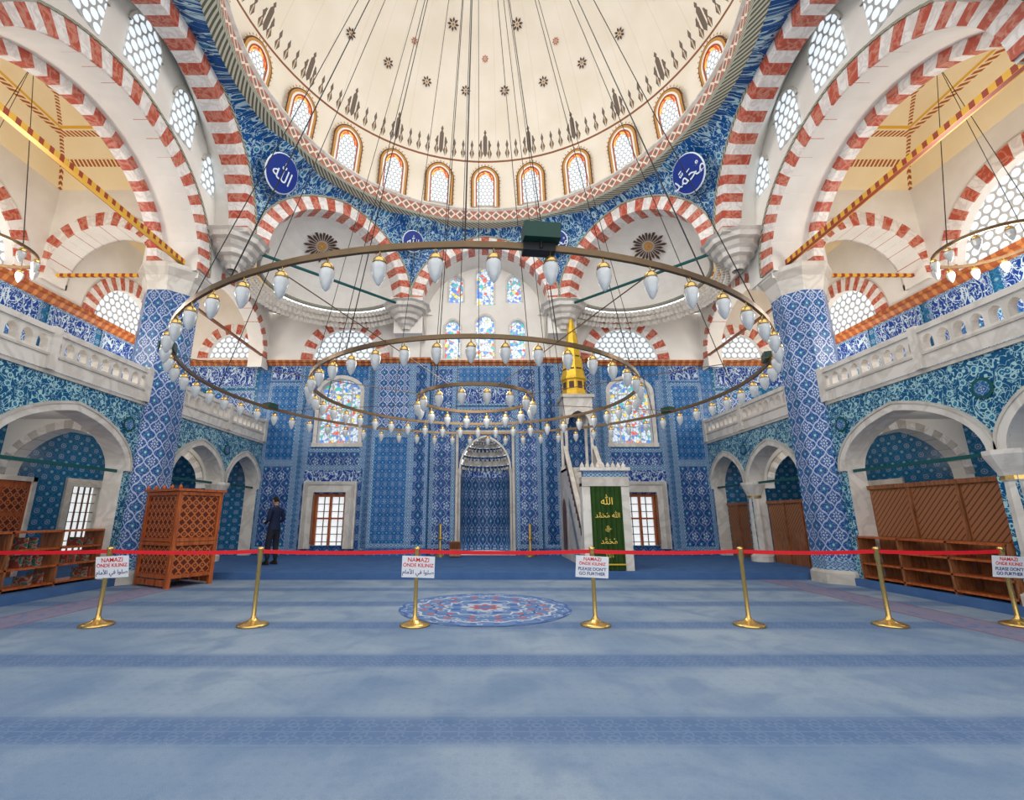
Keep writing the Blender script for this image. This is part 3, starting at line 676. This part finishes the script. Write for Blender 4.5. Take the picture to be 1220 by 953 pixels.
    for (y0,y1) in ((3.0,10.48),(11.52,YQ)):
        ops=[]; y=y0+.25
        while y<y1-.2: ops.append((y,.10,4.40,.12,.3,4.26)); y+=.28
        awall(mb,FS(XA-.06),y0,y1,3.93,4.58,ops,'stone_l',.14,N=6)
        mb.face([(s*(XA+.085),y0,4.0),(s*(XA+.085),y1,4.0),(s*(XA+.085),y1,4.26),(s*(XA+.085),y0,4.26)],'stone_l')
        mb.box2(s*(XA-.1),s*(XA+.14),y0,y1,4.58,4.68,'stone_l'); mb.box2(s*(XA-.085),s*(XA+.1),y0,y1,4.17,4.21,'stone')
        k=int((y1-y0)/1.9)
        for i in range(k+1):
            yy=y0+.1+(y1-y0-.2)*i/max(1,k); mb.box2(s*(XA-.11),s*(XA+.12),yy-.08,yy+.08,3.93,4.72,'stone_l')
    mb.build('balustrade',ga)
    mb=MB(); 
    mb.box2(s*7.5,s*7.62,YN+.4,10.7,7.5,7.62,'tie'); 
    for y in (4.6,11.05): mb.box2(s*8.3,s*XO,y-.04,y+.04,7.42,7.5,'tie')
    mb.box2(s*7.95,s*8.02,11.6,YQ,6.95,7.02,'wood')
    for (y0,y1) in ((4.2,7.05),(7.2,10.4),(11.6,14.1),(14.2,YQ)): mb.box2(s*7.93,s*7.98,y0,y1,2.32,2.38,'green_m')
    a=Vector((s*2.75,15.0,8.45));b=Vector((s*6.5,11.4,8.45)); mb.tube(a,b,.045,'green_m',8)
    mb.build('tie_rods',w)
    for py in (11.0,YN):
        pe=empty('tiled_pillar'); mb=MB(); r8=.56/math.cos(pi/8)
        mb.lathe((s*7.97,py,0),[(r8+.06,0,'stone'),(r8+.06,.22,'stone'),(r8,.28,'tile_border'),(r8,.5,'tile_pillar'),(r8,6.75,'stone_l'),(r8+.03,6.85,'stone_l'),(r8+.1,7.1,'stone'),(r8+.2,7.3,'stone_l'),(r8+.2,7.42)],'stone',8,Matrix.Rotation(pi/8,3,'Z'))
        mb.build('shaft',pe)
# ---------------- chandeliers
def lampgeo(mb,x,y,z,sc_=.92):
    mb.lathe((x,y,z),[(.008,0),(.008,-.05),(.035,-.06),(.06,-.09),(.062,-.12)],'brass',8)
    mb.lathe((x,y,z),[(.066,-.118),(.066,-.128)],'bronze',10)
    mb.lathe((x,y,z),[(r*sc_,q*sc_) for r,q in ((.062,-.13),(.078,-.16),(.078,-.20),(.062,-.27),(.035,-.33),(.018,-.355),(.0,-.37))],'glass',10)
ch=empty('chandelier'); cx,cy=-.18,8.6; zr=3.74
mb=MB(); ml=MB(); mc=MB()
for (R,z,n,nc) in ((4.88,zr,60,12),(2.95,zr-.1,42,6),(1.08,zr-.2,16,3)):
    pts=[]
    for i in range(97):
        a=2*pi*i/96; v=Vector((math.cos(a),math.sin(a),0)); pts.append((Vector((cx,cy,z))+v*R,v))
    mb.sweep(pts,[(-.018,-.03),(.018,-.03),(.018,.03),(-.018,.03),(-.018,-.03)],'bronze')
    for i in range(n):
        a=2*pi*(i+.5)/n; lampgeo(ml,cx+R*math.cos(a),cy+R*math.sin(a),z-.03)
    for i in range(nc):
        a=2*pi*i/nc+(pi/2 if R>4 else pi/2+.4); f=.1; mc.tube((cx+R*math.cos(a),cy+R*math.sin(a),z),(cx+R*f*math.cos(a),cy-.4+R*f*math.sin(a),18.6),.008,'black',5)
for i in range(8):
    a=2*pi*i/8+pi/8
    for r0,r1,z0,z1 in ((1.08,2.95,zr-.2,zr-.1),(2.95,4.88,zr-.1,zr)): mc.tube((cx+r0*math.cos(a),cy+r0*math.sin(a),z0),(cx+r1*math.cos(a),cy+r1*math.sin(a),z1),.007,'bronze',5)
mb.build('rings',ch); ml.build('glass_lamps',ch,True); mc.build('suspension_chains',ch)
fl=MB()
for (a,r) in ((-77,4.88),(-20,4.92),(25,4.92),(160,4.92),(205,4.92)):
    t=math.radians(a); big=a==-77
    x,y=cx+r*math.cos(t),cy+r*math.sin(t)
    if big:
        x,y=.50,3.74
        fl.box((x,y,zr+.12),(.33,.16,.15),'green_box',.1); fl.box((x-.02,y+.06,zr+.0),(.29,.12,.08),'black',.1); fl.tube((x,y,zr-.02),(x,y,zr+.12),.015,'black')
    else: fl.box((x-.02,y,zr+.06),(.26,.2,.12),'green_box',t+pi/2)
fl.build('floodlight_housings',ch)
for s in (-1,1):
    e=empty('aisle_chandelier'); mb=MB(); c=(s*9.5,7.9,6.35)
    pts=[(Vector(c)+Vector((math.cos(2*pi*i/40),math.sin(2*pi*i/40),0))*.8,Vector((math.cos(2*pi*i/40),math.sin(2*pi*i/40),0))) for i in range(41)]
    mb.sweep(pts,[(-.015,-.03),(.015,-.03),(.015,.03),(-.015,.03),(-.015,-.03)],'bronze')
    for i in range(12): a=2*pi*i/12; lampgeo(mb,c[0]+.8*math.cos(a),c[1]+.8*math.sin(a),c[2])
    for i in range(4): a=pi/2*i; mb.tube((c[0]+.8*math.cos(a),c[1]+.8*math.sin(a),c[2]),(c[0],c[1],10.7),.006,'black',5)
    mb.build('ring_and_lamps',e)
# ---------------- minbar
mn=empty('minbar'); mb=MB(); x0,x1=2.5,3.42; xm=(x0+x1)/2
ya,yb,zt=12.1,14.6,2.85
ns=13
for i in range(ns):
    y=ya+(yb-ya)*i/ns; z=FL+(zt-FL)*(i+1)/ns; mb.box2(x0+.08,x1-.08,y,yb+.02,z-(zt-FL)/ns,z,'stone_l')
for x in (x0,x1):
    for dx in (0,.08 if x==x0 else -.08):
        X=x+dx
        mb.face([(X,ya,FL),(X,15.6,FL),(X,15.6,zt),(X,yb,zt),(X,ya,FL+.15)],'stone_l')
        mb.face([(X,ya,FL+.15),(X,yb,zt),(X,yb,zt+.62),(X,ya,FL+.77)],'stone')
    o=-.015 if x==x0 else .015
    mb.face([(x+o,12.9,.4),(x+o,14.3,.4),(x+o,14.3,2.0),],'tile_border')
    mb.face([(x+o*2,13.15,.5),(x+o*2,14.2,.5),(x+o*2,14.2,1.7)],'stone')
    aw=frame((x+o,0,0),(0,1,0),(-1 if x==x0 else 1,0,0))
    apanel(mb,aw,15.1,1.6,.28,.35,.3,.4,.01,'wood_dk')
    for i in range(14):
        t=(i+.5)/14; y=ya+(yb-ya)*t; z=FL+.15+(zt-FL-.15)*t
        mb.box2(x+o*2-.01,x+o*2+.01,y-.05,y+.05,z+.17,z+.47,'brownp')
    mb.box2(x-.03,x+.03,ya,ya+.05,FL,FL+.9,'stone')
    L=math.hypot(yb-ya,zt-FL); an=math.atan2(zt-FL-.15,yb-ya)
    mb.box(((x),(ya+yb)/2,(FL+zt+.15)/2+.62),(.12,L,.07),'stone_l',rot=Matrix.Rotation(an,3,'X'))
mb.box2(x0,x1,15.55,YQ-.32,FL,zt,'stone_l'); mb.box2(x0,x1,yb,15.6,zt-.08,zt,'stone_l')
for x in (x0-.02,x1+.02): mb.box2(x-.1,x+.1,11.75,12.05,FL,2.2,'stone_l')
mb.box2(x0-.12,x1+.12,11.72,12.08,2.12,2.35,'stone'); mb.box2(x0-.06,x1+.06,11.76,12.04,2.35,2.5,'tile_border'); mb.box2(x0-.16,x1+.16,11.68,12.12,2.5,2.58,'stone_l')
for i in range(9):
    x=x0-.06+i*(x1-x0+.12)/8; mb.lathe((x,11.9,2.58),[(.05,0),(.055,.06),(.0,.16)],'stone_l',6)
for x in (x0+.06,x1-.06):
    for y in (14.65,15.5): mb.lathe((x,y,zt),[(.08,0),(.08,.1),(.05,.14),(.05,1.35),(.09,1.5),(.09,1.55)],'stone_l',8)
for (O,U,N,L) in (((x0,14.6,0),(1,0,0),(0,-1,0),x1-x0),((x0,14.6,0),(0,1,0),(-1,0,0),.95),((x1,14.6,0),(0,1,0),(1,0,0),.95),((x0,15.55,0),(1,0,0),(0,-1,0),x1-x0)):
    F=frame(O,U,N); awall(mb,F,0,L,zt+1.4,5.2,[(L/2,L/2-.13,zt+1.4,.42,.3,zt+1.4)],'stone_l',.08)
mb.face([(x0,15.62,zt),(x1,15.62,zt),(x1,15.62,zt+1.8),(x0,15.62,zt+1.8)],'tile_dark')
mb.box2(x0-.07,x1+.07,14.53,15.65,5.1,5.2,'stone'); 
mb.build('stairs_and_canopy',mn)
mb=MB(); c=(xm,15.1,5.2)
mb.lathe(c,[(.46,0),(.46,.08),(.42,.1),(.42,.2),(.38,.22),(.38,.55),(.44,.6),(.44,.68)],'gold',8)
mb.lathe(c,[(.40,.68),(.33,1.15),(.22,1.9),(.12,2.5),(.04,2.9)],'gold',8)
mb.lathe(c,[(.0,2.85),(.09,2.95),(.05,3.03),(.025,3.06),(.07,3.15),(.02,3.22),(.045,3.3),(.0,3.6)],'gold',10)
for i in range(8):
    a=2*pi*i/8+pi/8; 
    mb.box((xm+.356*math.cos(a),15.1+.356*math.sin(a),5.58),(.02,.16,.24),'brownp',a)
    for j in range(4):
        t=.12+j*.2; rr=(.40-(.36)*t)*.93; mb.box((xm+rr*math.cos(a),15.1+rr*math.sin(a),5.2+.68+2.22*t),(.03,.22*(1-t),.05),'brownp',a)
mb.build('gilded_spire',mn)
mb=MB(); n=24
for i in range(n):
    xa=x0+.08+(x1-x0-.16)*i/n; xb=x0+.08+(x1-x0-.16)*(i+1)/n; f=lambda k:11.74+.025*math.sin(k*1.7)
    mb.face([(xa,f(i),FL+.02),(xb,f(i+1),FL+.02),(xb,f(i+1),2.12),(xa,f(i),2.12)],'curtain')
mb.box2(x0+.09,x1-.09,11.70,11.72,.28,.31,'gold')
mb.build('green_curtain',mn)
rx=(pi/2,0,0)
for z,t,sz in ((1.75,'\uFDF2',.24),(1.42,'\uFDF4 \uFDF2',.16),(1.12,'\uFDFB',.16),(.82,'\uFDF4',.18),(.52,'\uFDFA',.18)):
    text('script',t,(xm,11.69,z),sz,'tgold',rx,mn)
# ---------------- stanchions & belt
sx=[-5.13,-3.07,-.93,1.46,3.49,5.35,7.06]; SY=6.74
for x in sx:
    e=empty('stanchion_post'); mb=MB()
    mb.lathe((x,SY,0.001),[(0,0),(.20,0),(.20,.02),(.16,.035),(.07,.06),(.035,.10),(.028,.13),(.026,.82),(.033,.83),(.033,.95),(.04,.96),(.04,.985),(.0,1.0)],'brass',24)
    mb.build('post',e,True)
mb=MB()
allx=[-7.6]+sx
zb=.935
for i in range(len(allx)-1):
    a,b=allx[i],allx[i+1]
    for j in range(6):
        t0=j/6;t1=(j+1)/6; sg=lambda t:-.02*4*t*(1-t)
        mb.face([(a+(b-a)*t0,SY,zb-.025+sg(t0)),(a+(b-a)*t1,SY,zb-.025+sg(t1)),(a+(b-a)*t1,SY,zb+.025+sg(t1)),(a+(b-a)*t0,SY,zb+.025+sg(t0))],'belt')
mb.build('red_barrier_belt')
def sign(x,kind,roll):
    e=empty('paper_sign'); R=Matrix.Rotation(roll,4,'Y')@Matrix.Rotation(math.radians(8),4,'X'); 
    mb=MB(); mb.box((0,0,0),(.44,.006,.28),'signw'); o=mb.build('board',e)
    rt=(pi/2,0,0)
    if kind==0:
        text('line_1','NAMAZI',(0,-.005,.09),.078,'tred',rt,e,bold=.0008); text('line_2','ÖNDE KILINIZ',(0,-.005,.02),.064,'tred',rt,e,bold=.0008)
        text('line_3','\uFEE1\uFE8E\uFEE3\uFEF7\uFE8D \uFEF2\uFED3 \uFE8D\uFEEE\uFEE0\uFEBB',(0,-.005,-.07),.074,'tblue',rt,e,bold=.0006)
    else:
        text('line_1','NAMAZI',(0,-.005,.10),.064,'tred',rt,e,bold=.0007); text('line_2','ÖNDE KILINIZ',(0,-.005,.04),.056,'tred',rt,e,bold=.0007)
        text('line_3','PLEASE DON\'T',(0,-.005,-.03),.058,'tblue',rt,e,bold=.0007); text('line_4','GO FURTHER',(0,-.005,-.09),.058,'tblue',rt,e,bold=.0007)
    e.matrix_world=Matrix.Translation((x,SY-.06,.74))@R
sign(-5.02,0,-.05); sign(-.90,0,0.03); sign(1.44,1,.05); sign(7.05,1,.05)
# ---------------- carved wooden lectern
kz=empty('carved_wooden_lectern'); mb=MB()
w_,d_,h_=1.2,.95,1.75
mb.box((0,0,h_/2+.16),(w_-.1,d_-.1,h_-.1),'wood_dk')
for sx_ in (-1,1):
    for sy in (-1,1): mb.box((sx_*(w_/2-.04),sy*(d_/2-.04),h_/2+.08),(.08,.08,h_+.16),'wood_red')
for z in (.22,.85,.93,h_+.12):
    for sy in (-1,1): mb.box((0,sy*(d_/2-.03),z),(w_-.1,.07,.07),'wood_red')
    for sx_ in (-1,1): mb.box((sx_*(w_/2-.03),0,z),(.07,d_-.1,.07),'wood_red')
mb.box((0,0,h_+.19),(w_+.1,d_+.1,.05),'wood_red')
for sy in (-1,1):
    y=sy*(d_/2-.045)
    for (z0,z1) in ((.26,.81),(.97,h_+.08)): mb.face([(-w_/2+.08,y,z0),(w_/2-.08,y,z0),(w_/2-.08,y,z1),(-w_/2+.08,y,z1)],'lattice')
    for i in range(3): mb.box((-.36+.36*i,sy*(d_/2-.02),.10),(.3,.03,.12),'wood_red')
for sx_ in (-1,1):
    x=sx_*(w_/2-.045)
    for (z0,z1) in ((.26,.81),(.97,h_+.08)): mb.face([(x,-d_/2+.08,z0),(x,d_/2-.08,z0),(x,d_/2-.08,z1),(x,-d_/2+.08,z1)],'lattice')
for i in range(5): mb.lathe((-w_/2+i*w_/4,-d_/2,h_+.21),[(.03,0),(.04,.04),(.0,.1)],'wood_red',8)
o=mb.build('body',kz); kz.location=(-6.62,10.6,0); kz.rotation_euler=(0,0,math.radians(-28))
# ---------------- shelves
def shelf(name,x0,x1,y0,y1,z0,z1,tiers,books):
    e=empty(name); mb=MB(); 
    for i in range(tiers+1): z=z0+.06+(z1-z0-.08)*i/tiers; mb.box2(x0,x1,y0,y1,z-.015,z+.015,'wood_red')
    n=max(2,int(abs(y1-y0)/.9)+1)
    for i in range(n): y=y0+(y1-y0)*i/(n-1); mb.box2(x0,x1,y-.02,y+.02,z0,z1,'wood')
    mb.build('frame',e)
    if books:
        mk=MB()
        for i in range(tiers):
            zz=z0+.075+(z1-z0-.08)*i/tiers; y=y0+.05
            while y<y1-.08:
                w=random.uniform(.025,.05); h=random.uniform(.14,.22)
                if random.random()<.4: mk.box2(x0+.04,x1-.06,y,y+w*.9,zz,zz+h,'books')
                else: y+=random.uniform(0,.25)
                y+=w
        mk.build('books',e)
shelf('bookshelf',-8.35,-7.95,7.25,10.2,FL,1.15,3,True)
shelf('bookshelf',7.75,8.1,7.3,10.2,FL,1.0,3,False)
e=empty('wooden_partition'); mb=MB()
for (y0,y1,zt_) in ((7.3,10.2,2.0),(11.75,13.95,1.8),(14.35,16.25,1.8)):
    mb.box2(8.2,8.24,y0,y1,FL,zt_,'wood'); n=3
    for i in range(n):
        a=y0+(y1-y0)*i/n;b=y0+(y1-y0)*(i+1)/n; mb.face([(8.19,a+.06,1.0),(8.19,b-.06,1.0),(8.19,b-.06,zt_-.08),(8.19,a+.06,zt_-.08)],'slat'); mb.box2(8.16,8.26,a-.03,a+.03,FL,zt_,'wood')
    mb.box2(8.15,8.27,y0,y1,zt_-.05,zt_+.03,'wood')
mb.build('panels',e)
e=empty('door_1'); mb=MB()
mb.box2(-10.2,-10.1,9.2,10.6,FL,2.15,'wood_red'); 
for i in range(2):
    for j in range(3): mb.face([(-10.09,9.3+i*.68,.3+j*.6),(-10.09,9.85+i*.68,.3+j*.6),(-10.09,9.85+i*.68,.8+j*.6),(-10.09,9.3+i*.68,.8+j*.6)],'lattice')
mb.box2(-10.22,-10.06,9.1,9.2,FL,2.25,'stone_l');mb.box2(-10.22,-10.06,10.6,10.7,FL,2.25,'stone_l');mb.box2(-10.22,-10.06,9.1,10.7,2.15,2.25,'stone_l')
mb.build('leaf',e)
e=empty('low_reading_stand'); mb=MB()
for t in (-.5,.5): mb.box((-.95,15.5,FL+.25),(.35,.03,.5),'wood',rot=Matrix.Rotation(t,3,'X'))
mb.build('legs',e)
# ---------------- person
def person(loc,ang):
    e=empty('standing_man')
    J=[((0,0,.96),(.145,.11)),((0,.0,1.12),(.14,.105)),((0,-.015,1.30),(.165,.12)),((0,-.02,1.43),(.13,.09)),((0,.0,1.50),(.06,.06)),((0,.02,1.58),(.055,.055)),
       ((.19,-.02,1.415),(.065,.065)),((.245,-.05,1.14),(.05,.052)),((.17,.17,1.06),(.036,.036)),((.12,.24,1.09),(.03,.022)),
       ((-.19,-.02,1.415),(.065,.065)),((-.245,-.05,1.14),(.05,.052)),((-.17,.17,1.06),(.036,.036)),((-.12,.24,1.09),(.03,.022)),
       ((.10,0,.86),(.105,.105)),((.115,.02,.50),(.078,.078)),((.12,-.02,.12),(.06,.065)),
       ((-.10,0,.86),(.105,.105)),((-.115,.03,.50),(.078,.078)),((-.12,.0,.12),(.06,.065))]
    E=[(0,1),(1,2),(2,3),(3,4),(4,5),(3,6),(6,7),(7,8),(8,9),(3,10),(10,11),(11,12),(12,13),(0,14),(14,15),(15,16),(0,17),(17,18),(18,19)]
    def skin(nm,J,E,root=0,sub=2):
        me=bpy.data.meshes.new(nm); me.from_pydata([j[0] for j in J],E,[]); o=bpy.data.objects.new(nm,me); sc.collection.objects.link(o)
        m=o.modifiers.new('s','SKIN'); me.skin_vertices[0].data
        for k,j in enumerate(J): me.skin_vertices[0].data[k].radius=j[1]
        me.skin_vertices[0].data[root].use_root=True
        ss=o.modifiers.new('d','SUBSURF'); ss.levels=sub; ss.render_levels=sub
        dg=bpy.context.evaluated_depsgraph_get(); nm_=bpy.data.meshes.new_from_object(o.evaluated_get(dg)); bpy.data.objects.remove(o)
        no=bpy.data.objects.new(nm,nm_); sc.collection.objects.link(no); no.parent=e; return no
    o=skin('body',J,E)
    me=o.data; me.materials.clear()
    for m in ('shirt','pants','skin','hair'): me.materials.append(M[m])
    for p in me.polygons:
        c=p.center; p.use_smooth=True
        if c.z>1.515 : k=2
        elif c.y>.17 and c.z>.95: k=2
        elif c.z>.93: k=0
        else: k=1
        p.material_index=k
    mb=MB()
    for x,y0 in ((.125,-.02),(-.125,.0)):
        n=16
        rings=[]
        for z,sc_ in ((0.0,1.0),(.03,1.02),(.06,.9),(.10,.55),(.13,.42)):
            ring=[]
            for i in range(n):
                t=2*pi*i/n; ly=.145 if z<.08 else .10; yo=.055 if z<.08 else .01
                wx=.048*(1+.12*math.sin(t)); ring.append(Vector((x+wx*math.cos(t)*(sc_*.5+.5),y0+yo+ly*math.sin(t)*sc_,z)))
            rings.append(ring)
        for a,b in zip(rings,rings[1:]):
            for i in range(n): mb.face([a[i],a[(i+1)%n],b[(i+1)%n],b[i]],'hair')
        mb.face(rings[0],'hair')
    mb.build('shoes',e,True)
    for sg in (-1,1):
        for i in range(4):
            bx=sg*(.12-.0)+(i-1.5)*.019; L=(.05,.06,.065,.05)[i]
            f=skin('finger',[((bx,.26,1.09),(.010,.010)),((bx*.96,.26+L*.6,1.085),(.009,.009)),((bx*.9,.26+L,1.06),(.008,.008))],[(0,1),(1,2)],0,1); f.data.materials.clear(); f.data.materials.append(M['skin'])
        f=skin('thumb',[((sg*.09,.23,1.10),(.011,.011)),((sg*.06,.26,1.11),(.010,.010)),((sg*.045,.29,1.105),(.008,.008))],[(0,1),(1,2)],0,1); f.data.materials.clear(); f.data.materials.append(M['skin'])
    mb=MB(); mb.lathe((0,0,0),[(.175,.90),(.17,1.0),(.165,1.05)],'shirt',20,Matrix.Diagonal((1,.78,1))); mb.lathe((0,0,0),[(.075,1.48),(.07,1.54)],'shirt',14); mb.build('jacket_hem',e,True)
    tilt=Matrix.Translation((0,.04,1.66))@Matrix.Rotation(-.35,4,'X')
    mb=MB(); ns,nr=20,14
    def H(i,j,hair=False):
        th=2*pi*i/ns; ph=-pi/2+pi*j/nr; x=math.cos(ph)*math.sin(th);y=math.cos(ph)*math.cos(th);z=math.sin(ph)
        rx_,ry,rz=.078,.098,.118
        if z<0: rx_*=1+z*.22; ry*=1+z*.12
        yy=y*ry
        if abs(x)<.18 and y>.8 and -.32<z<.08: yy+=.02
        if abs(x)<.35 and y>.5 and -.75<z<-.55: yy+=.008
        if .1<abs(x)<.5 and y>.7 and 0<z<.2: yy-=.006
        k=1.0
        if hair: k=1.08
        return tilt@Vector((x*rx_*k,yy*k,z*rz*k))
    for i in range(ns):
        for j in range(nr): mb.face([H(i,j),H(i+1,j),H(i+1,j+1),H(i,j+1)],'skin')
    for i in range(ns):
        th=2*pi*(i+.5)/ns; c=math.cos(th)
        for j in range(nr):
            z=math.sin(-pi/2+pi*(j+.5)/nr); lim=.55 if c>.4 else (-.05 if c>-.2 else -.5)
            if z>lim: mb.face([H(i,j,1),H(i+1,j,1),H(i+1,j+1,1),H(i,j+1,1)],'hair')
    for sg in (-1,1):
        mb.lathe(tilt@Vector((sg*.082,-.005,0)),[(.0,-.03),(.014,-.02),(.018,0.01),(.012,.028),(.0,.032)],'skin',8)
        mb.lathe(tilt@Vector((sg*.03,.091,.012)),[(0,-.007),(.009,0),(0,.007)],'hair',8)
    mb.face([tilt@Vector(p) for p in ((-.025,.096,-.055),(.025,.096,-.055),(.02,.098,-.062),(-.02,.098,-.062))],'tred')
    mb.build('head',e,True)
    mb=MB(); mb.box((0,.31,1.10),(.16,.10,.012),'signw',rot=Matrix.Rotation(.5,3,'X')); mb.build('held_booklet',e)
    e.location=loc; e.rotation_euler=(0,0,ang)
person((-5.72,13.2,FL+.001),math.radians(62))
# ---------------- lights & world
wd=bpy.data.worlds.new('world'); sc.world=wd; wd.use_nodes=True
wd.node_tree.nodes['Background'].inputs[0].default_value=(.98,.99,1,1); wd.node_tree.nodes['Background'].inputs[1].default_value=1.65
def point(nm,loc,en,r=.4,col=(1,.9,.78)):
    l=bpy.data.lights.new(nm,'POINT'); l.energy=en; l.shadow_soft_size=r; l.color=col; o=bpy.data.objects.new(nm,l); sc.collection.objects.link(o); o.location=loc
for s in (-1,1):
    point('aisle_lamp_and_fill',(s*9.6,7.9,6.0),250,.5)
    point('aisle_lamp_and_fill',(s*9.6,13.6,6.0),150,.5)  # added fill for the far aisle bay; no chandelier hangs here
    point('gallery_fill_light',(s*9.6,8.8,3.0),38,.3); point('gallery_fill_light',(s*9.6,13,3.0),25,.3)  # added fill lights below the galleries, without any lamp fixture
point('chandelier_light',(0,8.6,4.6),230,1.0,(1,.95,.88))
point('dome_fill_light',(0,8.8,11.0),520,1.5,(1,.97,.92))  # added fill that brightens dome and upper walls; no fixture at this spot
# ---------------- camera
cam=bpy.data.cameras.new('camera'); co=bpy.data.objects.new('camera',cam); sc.collection.objects.link(co)
cam.sensor_fit='HORIZONTAL'; cam.sensor_width=36; cam.lens=36*560/1220; cam.shift_x=32/1220
co.location=(0,0,1.4); co.rotation_euler=(pi/2+math.radians(13.9),0,0); cam.clip_end=200
sc.camera=co
